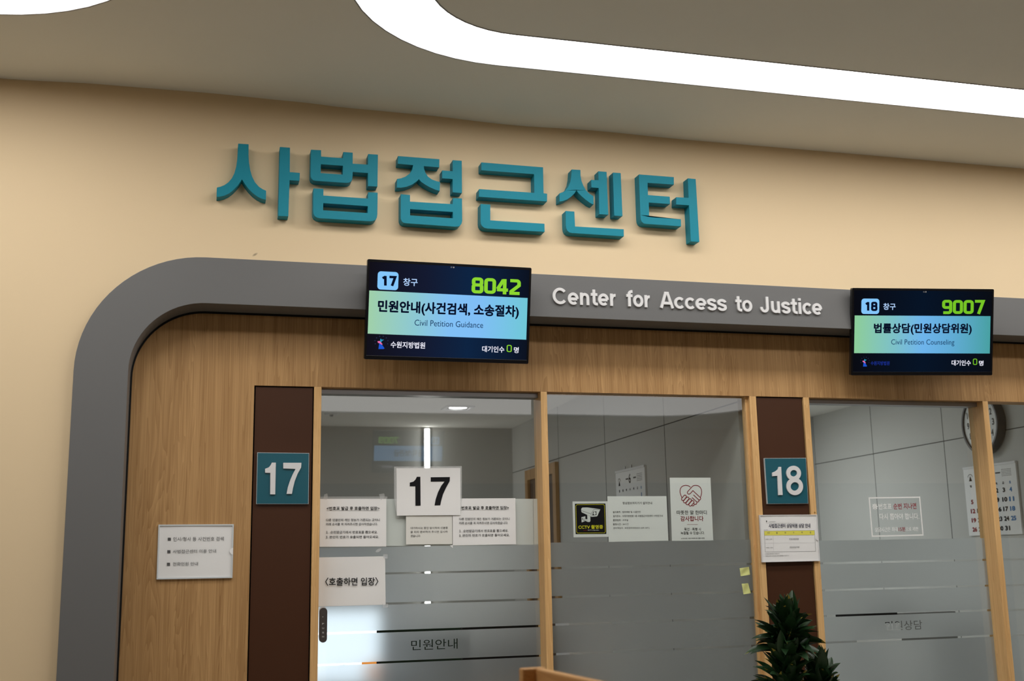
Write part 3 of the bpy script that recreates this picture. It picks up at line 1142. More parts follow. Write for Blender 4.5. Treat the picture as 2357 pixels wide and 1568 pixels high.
# ================================================================== NUMBER PLATES
def number_plate(frame, corners, shapes, label, thick=0.012):
    q = [frame.uv(*c) for c in corners]
    cx, cy = sum(p[0] for p in q) / 4, sum(p[1] for p in q) / 4
    f = Frame(frame.world(cx, cy), frame.x, frame.y)
    t = thing('number_plate', label, 'number plate', f, group='teal counter number plates')
    m = MB()
    q = [f.uv(*c) for c in corners]
    m.prism([ccw(q)], -0.002, thick - 0.001)
    m.build('backing', M['plate_edge'], parent=t)
    m = MB()
    q2 = [(p[0] * 0.985, p[1] * 0.985) for p in q]
    m.prism([ccw(q2)], thick - 0.001, thick)
    m.build('face', M['plate'], parent=t)
    for kind, data in shapes:
        m = MB()
        if kind == 'poly':
            m.prism([ccw(quad_px(f, data))], thick, thick + 0.006)
        else:
            for j, (pts, w) in enumerate(data):
                m.stroke(quad_px(f, pts), w, thick, thick + 0.006 + j * 0.00005, True)
        m.build('digit', M['white_letter'], parent=t)
    return t


kp = Crop(80, 1000, 2.76)
FPL = facade(4.958)
number_plate(FPL, [kp(1413, 117), kp(1742, 121), kp(1738, 444), kp(1406, 444)], [
    ('poly', [kp(*p) for p in [(1505, 182), (1530, 182), (1526, 383), (1494, 383), (1495, 247), (1462, 246), (1462, 221), (1485, 212), (1497, 198)]]),
    ('poly', [kp(*p) for p in [(1577, 183), (1692, 183), (1690, 213), (1668, 252), (1650, 298), (1638, 345), (1632, 380), (1598, 380), (1606, 338), (1622, 290), (1638, 254), (1655, 222), (1577, 219)]])],
    'square teal plate with white number 17 on the brown pilaster left of the glass door')
e8 = lambda cx, cy, rx, ry: [c5(x, y) for x, y in ring(cx, cy, rx, ry, 32)]
number_plate(FPL, [c5(203, 625), c5(543, 623), c5(562, 997), c5(228, 1000)], [
    ('poly', [c5(*p) for p in [(316, 697), (335, 697), (347, 927), (312, 928), (305, 770), (263, 773), (262, 745), (290, 733), (308, 718)]]),
    ('loops', [(e8(438, 749, 44, 44), 0.0205), (e8(447, 857, 51, 53), 0.0215)])],
    'square teal plate with white number 18 on the brown pilaster by the plant')

# ================================================================== SCREENS
class Local:
    """stand-in plane for positions already in local metres"""
    @staticmethod
    def uv(x, y):
        return (x, y)


def tv_frame(c, yaw, tilt, roll):
    cy, sy = math.cos(yaw), math.sin(yaw)
    ct, st = math.cos(tilt), math.sin(tilt)
    Rz = Matrix(((cy, -sy, 0), (sy, cy, 0), (0, 0, 1)))
    Rx = Matrix(((1, 0, 0), (0, ct, -st), (0, st, ct)))
    Ry = Matrix(((math.cos(roll), 0, math.sin(roll)), (0, 1, 0), (-math.sin(roll), 0, math.cos(roll))))
    R = Rz @ Rx @ Ry
    return Frame((c[0], c[1] - 5, c[2] + EZ), R @ Vector((1, 0, 0)), R @ Vector((0, 0, 1)))


TVW, TVH = 0.735, 0.43
S_GREEN = emit('screen_green', lin(140, 214, 48), 1.0)
S_GREEN2 = emit('screen_green_dim', lin(118, 196, 38), 1.0)
S_WHITE = emit('screen_white', lin(236, 236, 250), 1.0)
S_DARK = emit('screen_dark_text', lin(6, 14, 38), 1.0)
S_NAVY = emit('screen_navy_text', lin(20, 55, 95), 1.0)
S_PALE = emit('screen_pale_blue', lin(176, 208, 250), 1.0)
S_BADGE = emit('screen_badge', lin(132, 198, 250), 1.0)
S_BLUE = emit('screen_blue', lin(30, 84, 205), 1.0)
S_DBLUE = emit('screen_deep_blue', lin(28, 50, 150), 1.0)
S_PINK = emit('screen_pink', lin(236, 110, 170), 1.0)
S_TEAL = emit('screen_teal', lin(40, 150, 190), 1.0)
S_DOT = emit('screen_dots', lin(40, 48, 78), 1.0)
S_BG = ramp_emit('screen_background', [(0.0, lin(18, 16, 24)), (0.35, lin(20, 26, 48)), (0.62, lin(14, 36, 66)), (1.0, lin(12, 18, 32))], 'X', -0.36, 0.36)
S_BG2 = ramp_emit('screen_background_dim', [(0.0, lin(10, 11, 18)), (0.5, lin(7, 20, 38)), (1.0, lin(10, 13, 20))], 'X', -0.36, 0.36)
S_BAN = ramp_emit('screen_banner', [(0.0, lin(160, 208, 168)), (0.3, lin(140, 200, 212)), (0.5, lin(130, 192, 246)), (0.68, lin(128, 190, 246)), (1.0, lin(112, 200, 214))], 'X', -0.36, 0.36)
S_BAN2 = ramp_emit('screen_banner_dim', [(0.0, lin(142, 205, 150)), (0.3, lin(124, 192, 200)), (0.5, lin(110, 180, 236)), (0.7, lin(98, 172, 214)), (1.0, lin(72, 160, 160))], 'X', -0.36, 0.36)
M['logo'] = plain('grey_print', (0.35, 0.35, 0.35, 1), 0.5, 0.3)


def tv_body(f, label, bracket, group='queue number screens'):
    t = thing('display_screen', label, 'screen', f, group=group)
    m = MB()
    m.prism([rrect(-TVW / 2, -TVH / 2, TVW / 2, TVH / 2, 0.006, 3)], -0.022, 0.0)
    m.prism([rrect(-TVW / 2 + 0.09, -TVH / 2 + 0.03, TVW / 2 - 0.09, TVH / 2 - 0.12, 0.02, 3)], -0.044, -0.022)
    m.build('housing', M['tv_black'], parent=t, bevel=0.002)
    m = MB()
    o = rrect(-TVW / 2, -TVH / 2, TVW / 2, TVH / 2, 0.006, 3)
    i_ = [(-TVW / 2 + 0.009, -TVH / 2 + 0.017), (TVW / 2 - 0.009, -TVH / 2 + 0.017), (TVW / 2 - 0.009, TVH / 2 - 0.011), (-TVW / 2 + 0.009, TVH / 2 - 0.011)]
    m.prism([o, i_[::-1]], 0.0, 0.004)
    bz = m.build('bezel', M['tv_black'], parent=t, bevel=0.001)
    m = MB()
    m.prism([ring(0.012, TVH / 2 - 0.0165, 0.0032, 0.0032, 14)], 0.0008, 0.0032)
    m.prism([[(0.003, TVH / 2 - 0.019), (0.0045, TVH / 2 - 0.019), (0.0045, TVH / 2 - 0.014), (0.003, TVH / 2 - 0.014)]], 0.0008, 0.0032)
    m.stroke(arc(0.0002, TVH / 2 - 0.0165, 0.002, 0.002, 30, 330, 8), 0.0009, 0.0032)
    m.build('maker_mark', M['logo'], parent=bz)
    m = MB()
    for sx in (-0.08, 0.08):
        m.box((sx - 0.012, -0.06, -0.044 - bracket), (sx + 0.012, 0.06, -0.044))
    m.box((-0.1, -0.02, -0.046), (0.1, 0.02, -0.04))
    m.build('wall_bracket', M['black'], parent=t)
    return t


def tv_screen(t, bg):
    m = MB()
    m.poly([[(-TVW / 2 + 0.009, -TVH / 2 + 0.017), (TVW / 2 - 0.009, -TVH / 2 + 0.017), (TVW / 2 - 0.009, TVH / 2 - 0.011), (-TVW / 2 + 0.009, TVH / 2 - 0.011)]], 0.0008)
    return m.build('screen', bg, parent=t)


def scr(parent, name, mat, fn):
    m = MB()
    fn(m)
    return m.build(name, mat, parent=parent)


def emblem(parent, f, x0, y0, x1, y1, crop):
    """small court emblem: robed figure under an arc of dots"""
    def P(a, b):
        return f.uv(*crop(x0 + (x1 - x0) * a, y0 + (y1 - y0) * b))
    z = 0.0021
    scr(parent, 'emblem_robe', S_BLUE, lambda m: m.poly([ccw([P(.33, .55), P(.46, .58), P(.70, .96), P(.62, 1.0), P(.27, 1.0)])], z))
    scr(parent, 'emblem_sash', S_PINK, lambda m: m.poly([ccw([P(.20, .42), P(.36, .40), P(.56, .64), P(.50, .68), P(.34, .56), P(.24, .54)])], z + .0001))
    scr(parent, 'emblem_figure', S_TEAL, lambda m: (m.poly([ccw([P(.38, .35), P(.48, .30), P(.66, .30), P(.50, .42), P(.46, .55), P(.40, .50)])], z),
                                                     m.poly([ccw([P(.40, .24), P(.47, .24), P(.47, .33), P(.40, .33)])], z)))
    cc = []
    for k in range(8):
        a = math.radians(200 - k * 31.5)
        c = P(.48 + .46 * math.cos(a), .46 - .43 * math.sin(a))
        cc.append(c)
    r = (P(.05, 0)[0] - P(0, 0)[0]) * 0.8
    scr(parent, 'emblem_dots', S_DOT, lambda m: [m.poly([ring(c[0], c[1], r, r, 10)], z) for c in cc])


def rr_px(f, crop, x0, y0, x1, y1, r):
    a, b = f.uv(*crop(x0, y1)), f.uv(*crop(x1, y0))
    return rrect(min(a[0], b[0]), min(a[1], b[1]), max(a[0], b[0]), max(a[1], b[1]), r, 5)


# --- screen 17
t17 = tv_frame((1.0223, 4.7063, 1.0494), math.radians(0.43), math.radians(10.85), 0.0)
TV = tv_body(t17, 'black wall screen showing green number 8042, hung below the large teal sign', 0.06)
kt = Crop(820, 580, 5.6)
s = tv_screen(TV, S_BG)
scr(s, 'banner', S_BAN, lambda m: m.poly([ccw(quad_px(t17, [kt(168, 497), kt(2208, 595), kt(2190, 1132), kt(147, 1053)]))], 0.0012))
scr(s, 'counter_badge', S_BADGE, lambda m: m.poly([rr_px(t17, kt, 270, 262, 546, 483, 0.014)], 0.0012))


def text(parent, name, mat, f, crop, items, bold=0.0, z=0.0017):
    for (body, bl, br, tl) in items:        # every line of print is a part of its own
        m = MB()
        put_text(m, f, body, crop(*bl), crop(*br), crop(*tl), z, bold)
        m.build(name, mat, parent=parent)


def digits(parent, name, mat, f, crop, body, bl, br, tl, w=0.17, z=0.0017):
    m = MB()
    put_digits(m, f, body, crop(*bl), crop(*br), crop(*tl), z, w)
    return m.build(name, mat, parent=parent)


digits(s, 'badge_number', S_DARK, t17, kt, '17', (325, 433), (512, 441), (325, 307), 0.25)
text(s, 'counter_text', S_PALE, t17, kt, [('창구', (604, 436), (790, 443), (604, 337))], 0.018)
digits(s, 'ticket_number', S_GREEN, t17, kt, '8042', (1484, 530), (2117, 556), (1488, 328), 0.2)
text(s, 'service_text', S_DARK, t17, kt, [('민원안내(사건검색, 소송절차)', (275, 800), (2092, 868), (278, 618))], 0.036)
text(s, 'english_text', S_NAVY, t17, kt, [('Civil Petition Guidance', (750, 950), (1633, 982), (752, 872))], 0.0)
text(s, 'court_text', S_WHITE, t17, kt, [('수원지방법원', (441, 1236), (885, 1249), (443, 1152))], 0.018)
text(s, 'waiting_text', S_WHITE, t17, kt, [('대기인수', (1620, 1290), (1906, 1300), (1622, 1210)), ('명', (2028, 1303), (2090, 1306), (2028, 1225))], 0.018)
digits(s, 'waiting_number', S_GREEN, t17, kt, '0', (1932, 1293), (2007, 1297), (1934, 1193), 0.11)
emblem(s, t17, 235, 1080, 420, 1252, kt)

# --- screen 18
t18 = tv_frame((3.4201, 4.7214, 1.0503), math.radians(-9.0), math.radians(12.75), 0.0)
TV = tv_body(t18, 'black wall screen showing green number 9007, at the right end of the grey arch', 0.06)
kt = Crop(1940, 640, 5.652)
s = tv_screen(TV, S_BG2)
scr(s, 'banner', S_BAN2, lambda m: m.poly([ccw(quad_px(t18, [kt(153, 488), kt(1920, 497), kt(1910, 983), kt(145, 978)]))], 0.0012))
scr(s, 'counter_badge', S_BADGE, lambda m: m.poly([rr_px(t18, kt, 238, 270, 474, 468, 0.014)], 0.0012))
digits(s, 'badge_number', S_DARK, t18, kt, '18', (285, 425), (446, 427), (285, 312), 0.25)
text(s, 'counter_text', S_PALE, t18, kt, [('창구', (523, 415), (684, 417), (525, 328))], 0.018)
digits(s, 'ticket_number', S_GREEN2, t18, kt, '9007', (1288, 468), (1838, 468), (1290, 287), 0.2)
text(s, 'service_text', S_DARK, t18, kt, [('법률상담(민원상담위원)', (400, 740), (1674, 742), (400, 588))], 0.036)
text(s, 'english_text', S_NAVY, t18, kt, [('Civil Petition Counseling', (626, 888), (1448, 890), (626, 798))], 0.0)
text(s, 'court_text', S_DBLUE, t18, kt, [('수원지방법원', (360, 1135), (605, 1135), (360, 1083))], 0.012)
text(s, 'waiting_text', S_WHITE, t18, kt, [('대기인수', (1412, 1140), (1662, 1142), (1413, 1068)), ('명', (1768, 1143), (1826, 1143), (1768, 1075))], 0.018)
digits(s, 'waiting_number', S_GREEN2, t18, kt, '0', (1686, 1135), (1750, 1135), (1686, 1046), 0.11)
emblem(s, t18, 228, 1025, 350, 1152, kt)

# --- screen of counter 16 on the opposite side of the lobby (seen mirrored in the glass door)
ra, rb = ray(857.7, 991), ray(1021.0, 995)
Dv = TVW / (rb.x / rb.y - ra.x / ra.y)
cxv = (ra.x / ra.y + rb.x / rb.y) / 2 * Dv
czv = (ray(939, 1040).z / ray(939, 1040).y) * Dv
yreal = 2 * 0.03 - (Dv - 5)
f16 = Frame((cxv, yreal, EZ + czv), (-1, 0, 0), (0, 0.20, 0.98))
B16 = {'S_BAN': emit('bright_banner', lin(130, 192, 246), 1.8), 'S_BADGE': emit('bright_badge', lin(132, 198, 250), 1.8), 'S_DARK': S_DARK,
       'S_PALE': emit('bright_pale', lin(176, 208, 250), 1.8), 'S_GREEN': emit('bright_green', lin(140, 214, 48), 1.8), 'S_WHITE': emit('bright_white', lin(236, 236, 250), 2.0)}
TV = tv_body(f16, 'black wall screen of counter 16 facing the glass door from across the lobby', 0.05)
s = tv_screen(TV, S_BG2)
scr(s, 'banner', B16['S_BAN'], lambda m: m.poly([[(-0.352, -0.095), (0.352, -0.095), (0.352, 0.06), (-0.352, 0.06)]], 0.0012))
scr(s, 'counter_badge', B16['S_BADGE'], lambda m: m.poly([rrect(-0.32, 0.075, -0.23, 0.155, 0.014, 5)], 0.0012))
ident = lambda x, y: (x, y)
digits(s, 'badge_number', B16['S_DARK'], Local, ident, '16', (-0.305, 0.09), (-0.245, 0.09), (-0.305, 0.138), 0.2)
text(s, 'counter_text', B16['S_PALE'], Local, ident, [('창구', (-0.21, 0.098), (-0.145, 0.098), (-0.21, 0.133))], 0.018)
digits(s, 'ticket_number', B16['S_GREEN'], Local, ident, '7009', (0.10, 0.082), (0.31, 0.082), (0.10, 0.15), 0.2)
text(s, 'service_text', B16['S_DARK'], Local, ident, [('공탁/보관금', (-0.15, -0.05), (0.15, -0.05), (-0.15, 0.02))], 0.024)
text(s, 'court_text', B16['S_WHITE'], Local, ident, [('대기인수', (0.16, -0.17), (0.27, -0.17), (0.16, -0.14))], 0.018)

# ================================================================== NOTICES AND PAPERS
def note(name, label, cat, frame, corners, mat='paper', wave=0.0012, lift=0.0003, group=None, thick=0.0004):
    cx = sum(c[0] for c in corners) / 4
    cy = sum(c[1] for c in corners) / 4
    f = frame.at(cx, cy)
    t = thing(name, label, cat, f, group=group)
    sheet_mesh(f, corners, thick, wave, 12, lift).build('sheet', M[mat], parent=t, smooth=False)
    return t, f, lift + wave + thick + 0.0002


def patch(parent, name, mat, f, pts, z):
    m = MB()
    m.poly([ccw(quad_px(f, pts))], z)
    return m.build(name, M[mat], parent=parent)


def line(m, f, pts, w, z):
    m.stroke(quad_px(f, pts), w, z)


# --- notice holder on the oak panel
kh = Crop(340, 1190, 9.8)
FW = facade(4.948)
t, f, z = note('notice_holder', 'clear acrylic holder with three bullet lines on the oak panel left of number 17', 'notice', FW,
               [kh(262, 200), kh(1925, 190), kh(1893, 1360), kh(225, 1390)], 'paper', 0.0015, 0.002)
for r_ in ((453, 471, 524, 540), (443, 753, 514, 822), (433, 1035, 504, 1104)):
    patch(t, 'printed_bullet', 'ink', f, [kh(r_[0], r_[1]), kh(r_[2], r_[1]), kh(r_[2], r_[3]), kh(r_[0], r_[3])], z)
text(t, 'printed_text', M['ink_grey'], f, kh, [('민사/형사 등 사건번호 검색', (578, 552), (1712, 540), (580, 458)),
                                            ('사법접근센터 이용 안내', (566, 826), (1540, 812), (568, 742)),
                                            ('전화민원 안내', (566, 1108), (1132, 1100), (568, 1024))], 0.004, z)
m = MB()
o_ = quad_px(f, [kh(243, 177), kh(1942, 167), kh(1910, 1378), kh(200, 1412)])
m.prism([ccw(o_)], z + 0.001, z + 0.0025)
fr = m.build('cover', M['acrylic'], parent=t)
m = MB()
i_ = [(p[0] * 0.965, p[1] * 0.95) for p in o_]
m.prism([ccw(o_), ccw(i_)[::-1]], -0.001, z + 0.003)
m.build('rim', M['plate_edge'], parent=t)
m = MB()
m.poly([arc(*f.uv(*kh(1925, 775)), 0.014, 0.014, 90, 270, 12)], z + 0.0032)
m.build('thumb_notch', M['paper'], parent=t)

# --- on the left glass door
FDO = facade(5.0285)
kA = Crop(725, 1130, 11.2)


def queue_notice(corners, crop, rows, label):
    t, f, z = note('notice_paper', label, 'notice', FDO, corners, 'paper', 0.002, 0.0006, group='queue notices taped to the glass door')
    title, rest = rows[0], rows[1:]
    text(t, 'printed_title', M['ink'], f, crop, [title], 0.016, z)
    text(t, 'printed_text', M['ink'], f, crop, rest, 0.006, z)
    m = MB()
    dy = (title[1][1] - title[3][1]) * 0.12
    m.stroke(quad_px(f, [crop(title[1][0], title[1][1] + dy), crop(title[2][0], title[2][1] + dy)]), 0.0009, z)
    m.build('title_underline', M['ink'], parent=t)
    return t, f, z


Q = ['<번호표 발급 후 호출하면 입장>', '다른 민원인의 개인 정보가 거론되는 곳이니', '아래 순서를 꼭 지켜주시면 감사하겠습니다.',
     '１. 순번발급기에서 번호표를 뽑으세요.', '2. 본인의 번호가 호출되면 들어오세요.']
tl_, fl_, zl_ = queue_notice([kA(130, 208), kA(1838, 205), kA(1835, 1437), kA(120, 1445)], kA,
             [(Q[0], (298, 500), (1662, 497), (300, 408)), (Q[1], (285, 790), (1666, 785), (285, 720)), (Q[2], (282, 896), (1612, 892), (283, 828)),
              (Q[3], (285, 1106), (1612, 1102), (285, 1032)), (Q[4], (280, 1230), (1648, 1226), (280, 1156))],
             'white queue notice at the left edge of the glass door, above the push plate')
m = MB()
m.poly([ccw(quad_px(fl_, [kA(128, 150), kA(1862, 148), kA(1862, 212), kA(128, 214)]))], zl_)
m.poly([ccw(quad_px(fl_, [kA(230, 100), kA(310, 70), kA(330, 130), kA(300, 230), kA(220, 230)]))], zl_ + 0.0003)
m.poly([ccw(quad_px(fl_, [kA(1640, 90), kA(1780, 70), kA(1800, 150), kA(1700, 240)]))], zl_ + 0.0003)
m.build('sleeve_top', M['sleeve'], parent=tl_)
queue_notice([c3(1275, 1075), c3(1815, 1072), c3(1820, 1468), c3(1277, 1478)], c3,
             [(Q[0], (1331, 1170), (1758, 1167), (1332, 1141)), (Q[1], (1331, 1262), (1764, 1259), (1332, 1240)), (Q[2], (1331, 1298), (1750, 1295), (1332, 1275)),
              (Q[3], (1331, 1366), (1753, 1362), (1332, 1342)), (Q[4], (1331, 1404), (1764, 1400), (1332, 1380))],
             'white queue notice on the glass door, right of the paper number 17')
# big paper 17 in a plastic sleeve
FD2 = facade(5.0245)
t, f, z = note('number_paper', 'white paper with large black 17 in a plastic sleeve on the glass door', 'notice', FD2,
               [c3(793, 815), c3(1342, 812), c3(1343, 1217), c3(797, 1221)], 'paper', 0.0012, 0.0004)
patch(t, 'printed_digit', 'ink', f, [c3(*p) for p in [(968, 888), (998, 888), (1000, 1135), (956, 1136), (955, 970), (907, 970), (907, 938), (938, 930), (956, 912)]], z)
patch(t, 'printed_digit', 'ink', f, [c3(*p) for p in [(1087, 892), (1252, 890), (1250, 925), (1217, 985), (1192, 1040), (1177, 1095), (1169, 1133), (1120, 1134), (1130, 1080), (1150, 1020), (1178, 965), (1206, 928), (1087, 930)]], z)
m = MB()
m.prism([ccw(quad_px(f, [c3(773, 800), c3(1355, 796), c3(1355, 1073), c3(1344, 1219), c3(796, 1224), c3(774, 1073)])), ccw(quad_px(f, [c3(793, 815), c3(1342, 812), c3(1343, 1217), c3(797, 1221)]))[::-1]], 0.0002, 0.0006)
m.build('sleeve', M['sleeve'], parent=t)
# small id notice
FD3 = facade(5.0215)
t, f, z = note('notice_paper', 'small cream note about having id ready, under the paper number 17', 'notice', FDO,
               [c3(875, 1222), c3(1272, 1216), c3(1273, 1467), c3(875, 1470)], 'paper_warm', 0.001, 0.0004)
text(t, 'printed_text', M['ink_grey'], f, c3, [('대기하시는 동안 당사자의 신분증', (914, 1338), (1234, 1336), (915, 1318)),
                                              ('을 미리 준비하여 주시면 감사하', (914, 1372), (1234, 1370), (915, 1352)),
                                              ('겠습니다.', (914, 1407), (1001, 1406), (915, 1386))], 0.004, z)
# call-in paper
t, f, z = note('notice_paper', 'white paper with one bold line in angle brackets, just above the push plate', 'notice', FDO,
               [c6(140, 258), c6(757, 247), c6(762, 700), c6(135, 717)], 'paper', 0.004, 0.0006)
text(t, 'printed_text', M['ink'], f, c6, [('〈호출하면 입장〉', (195, 524), (692, 520), (197, 446))], 0.014, z)
patch(t, 'tape', 'tape', f, [c6(740, 228), c6(778, 228), c6(778, 272), c6(740, 262)], z + 0.0004)
patch(t, 'tape', 'tape', f, [c6(733, 690), c6(784, 690), c6(784, 727), c6(733, 727)], z + 0.0004)
# loose strips of tape left on the film
for pts, lab in (([c6(668, 200), c6(690, 178), c6(728, 172), c6(705, 205), c6(675, 210)], 'grey scrap of tape stuck to the film left of the small cream note'),
                 ([c6(1362, 145), c6(1392, 142), c6(1392, 172)], 'white paper corner peeking out below the right queue notice')):
    f = FDO.at(*pts[0])
    m = MB()
    m.prism([ccw(quad_px(f, pts))], 0.0002, 0.0006)
    tag(m.build('tape_scrap', M['tape'] if 'tape' in lab else M['paper'], frame=f), lab, 'tape')
# strip of sheets taped to the inside of the door, their blank backs showing
FIN = facade(5.0415)
t, f, z = note('paper_strip', 'long pale strip of sheets taped inside the door behind the notices', 'paper', FIN,
               [c3(140, 1079), c3(2006, 1077), c3(2012, 1471), c3(137, 1487)], 'paper', 0.0004, 0.0)
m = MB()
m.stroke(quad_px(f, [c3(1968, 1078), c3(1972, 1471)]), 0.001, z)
m.build('reflection_edge', M['ink_grey'], parent=t)  # grey line painted where the mullion's reflection on the strip begins

# --- push plate on the door
kP = Crop(720, 1380, 13.06)
f = FDO.at(*kP(307, 775))
t = thing('push_plate', 'dark rounded push plate on the left edge of the glass door', 'push plate', f)
a_, b_ = f.uv(*kP(184, 1300)), f.uv(*kP(432, 252))
m = MB()
m.prism([rrect(a_[0], a_[1], b_[0], b_[1], (b_[0] - a_[0]) / 2 - 0.0005, 8)], -0.001, 0.009)
m.build('plate', M['push'], parent=t, bevel=0.002)
m = MB()
m.prism([rrect(a_[0] - 0.001, a_[1] + 0.006, b_[0] - 0.002, b_[1] + 0.0055, (b_[0] - a_[0]) / 2 - 0.0005, 8)], -0.0016, 0.001)
m.build('back_ring', M['white_letter'], parent=t)
m = MB()
for ch, y in (('P', 755), ('U', 888), ('S', 1020), ('H', 1142)):
    put_text(m, f, ch, kP(272, y), kP(330, y), kP(272, y - 48), 0.0095, 0.02)
m.build('engraved_text', M['plate_edge'], parent=t)
patch(t, 'arrow_mark', 'plate_edge', f, [kP(283, 540), kP(290, 508), kP(315, 522)], 0.0095)
m = MB()
m.stroke(quad_px(f, [kP(278, 410), kP(276, 365), kP(300, 350), kP(335, 362), kP(338, 395), kP(318, 425)]), 0.001, 0.0095, None, True)
m.build('hand_mark', M['ink_grey'], parent=t)

# --- fixed pane beside it
FPI = facade(5.0005)
kC = Crop(1310, 1060, 7.842)
t, f, z = note('cctv_sign', 'black square camera sign with yellow border on a white sheet', 'sign', FPI,
               [kC(60, 742), kC(700, 738), kC(722, 1379), kC(80, 1390)], 'paper', 0.0, 0.0)
# inside the glass: the print faces out through the pane
z = 0.0008
patch(t, 'black_field', 'ink', f, [kC(103, 783), kC(655, 778), kC(672, 1328), kC(117, 1332)], z)
m = MB()
bd = [(122, 803), (636, 798), (652, 1308), (135, 1312)]
m.stroke(quad_px(f, [kC(*p) for p in [(140, 800), (620, 797), (636, 815), (652, 1290), (636, 1308), (152, 1312), (135, 1295), (121, 820)]]), 0.0018, z + 0.0002, None, True)
m.build('yellow_border', M['ink_yellow'], parent=t)
m = MB()
for k, pl_ in enumerate(([(217, 872), (240, 852), (330, 850), (562, 882), (525, 965), (512, 1000), (498, 1012), (403, 1020), (388, 1012), (228, 940), (217, 915)],
                         [(325, 985), (382, 1012), (383, 1095), (368, 1113), (335, 1112), (240, 1068), (245, 1040), (325, 1066)],
                         [(220, 1027), (292, 1008), (292, 1048), (232, 1042), (232, 1070), (285, 1098), (225, 1120)])):
    m.poly([ccw(quad_px(f, [kC(*p) for p in pl_]))], z + 0.0002 + k * 0.00003)
m.poly([ring(*f.uv(*kC(458, 957)), 0.0062, 0.0072, 18)], z + 0.0008)
m.build('camera_picture', M['decal_white'], parent=t)
m = MB()
m.poly([ccw(quad_px(f, [kC(*p) for p in [(430, 928), (490, 920), (492, 985), (418, 997)]]))], z + 0.0006)
for pts in ([(218, 905), (392, 968), (398, 1014)], [(392, 968), (440, 892), (556, 884)], [(236, 1050), (328, 1088)], [(322, 985), (326, 1060)]):
    line(m, f, [kC(*p) for p in pts], 0.0011, z + 0.0006)
m.build('camera_lines', M['ink'], parent=t)
text(t, 'printed_title', M['ink_yellow'], f, kC, [('CCTV 촬영중', (165, 1240), (612, 1236), (165, 1168))], 0.03, z + 0.0003)
text(t, 'printed_text', M['decal_white'], f, kC, [('CCTV in Operation', (335, 1274), (536, 1272), (335, 1252))], 0.01, z + 0.0003)
m = MB()
line(m, f, [kC(258, 1266), kC(326, 1264)], 0.0013, z + 0.0003)
m.build('red_mark', M['ink_red'], parent=t)

t, f, z = note('notice_paper', 'pale notice sheet with small print between the camera sign and the handshake poster', 'notice', facade(4.9995),
               [kC(690, 648), kC(1755, 645), kC(1790, 1450), kC(715, 1473)], 'paper', 0.0, 0.0)
z = 0.0008
text(t, 'printed_title', M['ink_grey'], f, kC, [('영상정보처리기기 설치안내', (963, 796), (1497, 794), (965, 748))], 0.006, z)
text(t, 'printed_text', M['ink_grey'], f, kC, [('설치목적 : 범죄예방 및 시설안전', (788, 952), (1288, 948), (790, 916)),
                                              ('설치장소 : 수원지방법원 1층 사법접근지원센터 17번창구내', (792, 1025), (1690, 1020), (793, 986)),
                                              ('촬영범위 : 사무실', (792, 1100), (1064, 1097), (793, 1062)),
                                              ('촬영시간 : 24시간', (792, 1173), (1074, 1170), (793, 1136)),
                                              ('관리책임자 : 보안관리대장(031-639-1871)', (796, 1246), (1450, 1240), (797, 1206))], 0.004, z)

kB = Crop(1530, 1085, 8.96)
t, f, z = note('poster', 'white poster with a red line drawing of shaking hands in a heart', 'poster', FPI,
               [kB(102, 133), kB(943, 133), kB(1000, 1430), kB(147, 1437)], 'paper', 0.0, 0.0)
z = 0.0008
m = MB()
W_ = 0.0036
hs = [arc(440, 420, 125, 128, 225, -40, 26)]
curves = [
    [(355, 545), (330, 490), (315, 440), (314, 400), (322, 360), (345, 325), (380, 302), (425, 290), (465, 293), (500, 308), (530, 330)],
    [(480, 472), (465, 445), (472, 420), (545, 340), (575, 308), (610, 292), (655, 291), (700, 305), (735, 338), (755, 380), (762, 430), (752, 490), (735, 540)],
    [(480, 472), (505, 474), (530, 458), (580, 400), (735, 545), (742, 565), (730, 588), (706, 592)],
    [(592, 488), (700, 590), (706, 612), (692, 634), (665, 635)],
    [(562, 543), (660, 634), (662, 660), (645, 684), (615, 682)],
    [(600, 660), (608, 690), (595, 712), (570, 715), (552, 705)],
]
for k, cpts in enumerate(curves):
    line(m, f, [kB(*p) for p in cpts], W_, z + k * 0.00003)
for k, (x0_, y0_, x1_, y1_) in enumerate(((374, 575, 417, 522), (414, 624, 470, 560), (466, 662, 522, 597), (526, 690, 574, 634))):
    a, b = Vector((x0_, y0_)), Vector((x1_, y1_))
    d = (b - a).normalized()
    nn = Vector((-d.y, d.x))
    r_ = 29
    ang = math.degrees(math.atan2(d.y, d.x))
    pts = arc(b.x, b.y, r_, r_, ang - 90, ang + 90, 8) + arc(a.x, a.y, r_, r_, ang + 90, ang + 270, 8)
    m.stroke(quad_px(f, [kB(*p) for p in pts]), W_, z + 0.0002 + k * 0.00003, None, True)
m.build('handshake_drawing', M['ink_red'], parent=t)
text(t, 'printed_text', M['ink'], f, kB, [('따뜻한 말 한마디', (246, 896), (866, 894), (246, 810)), ('폭언 · 폭행 시', (402, 1226), (745, 1226), (402, 1166)),
                                         ('녹음될 수 있습니다.', (330, 1308), (822, 1304), (330, 1243)),
                                         ('※ 근거규정 : 민원 처리에 관한 법률 시행령', (336, 1400), (820, 1394), (336, 1374))], 0.008, z)
text(t, 'printed_title', M['ink_red'], f, kB, [('감사합니다', (326, 1034), (800, 1030), (326, 924))], 0.018, z)
m = MB()
line(m, f, [kB(458, 1099), kB(678, 1099)], 0.0012, z)
m.build('rule_line', M['ink_red'], parent=t)

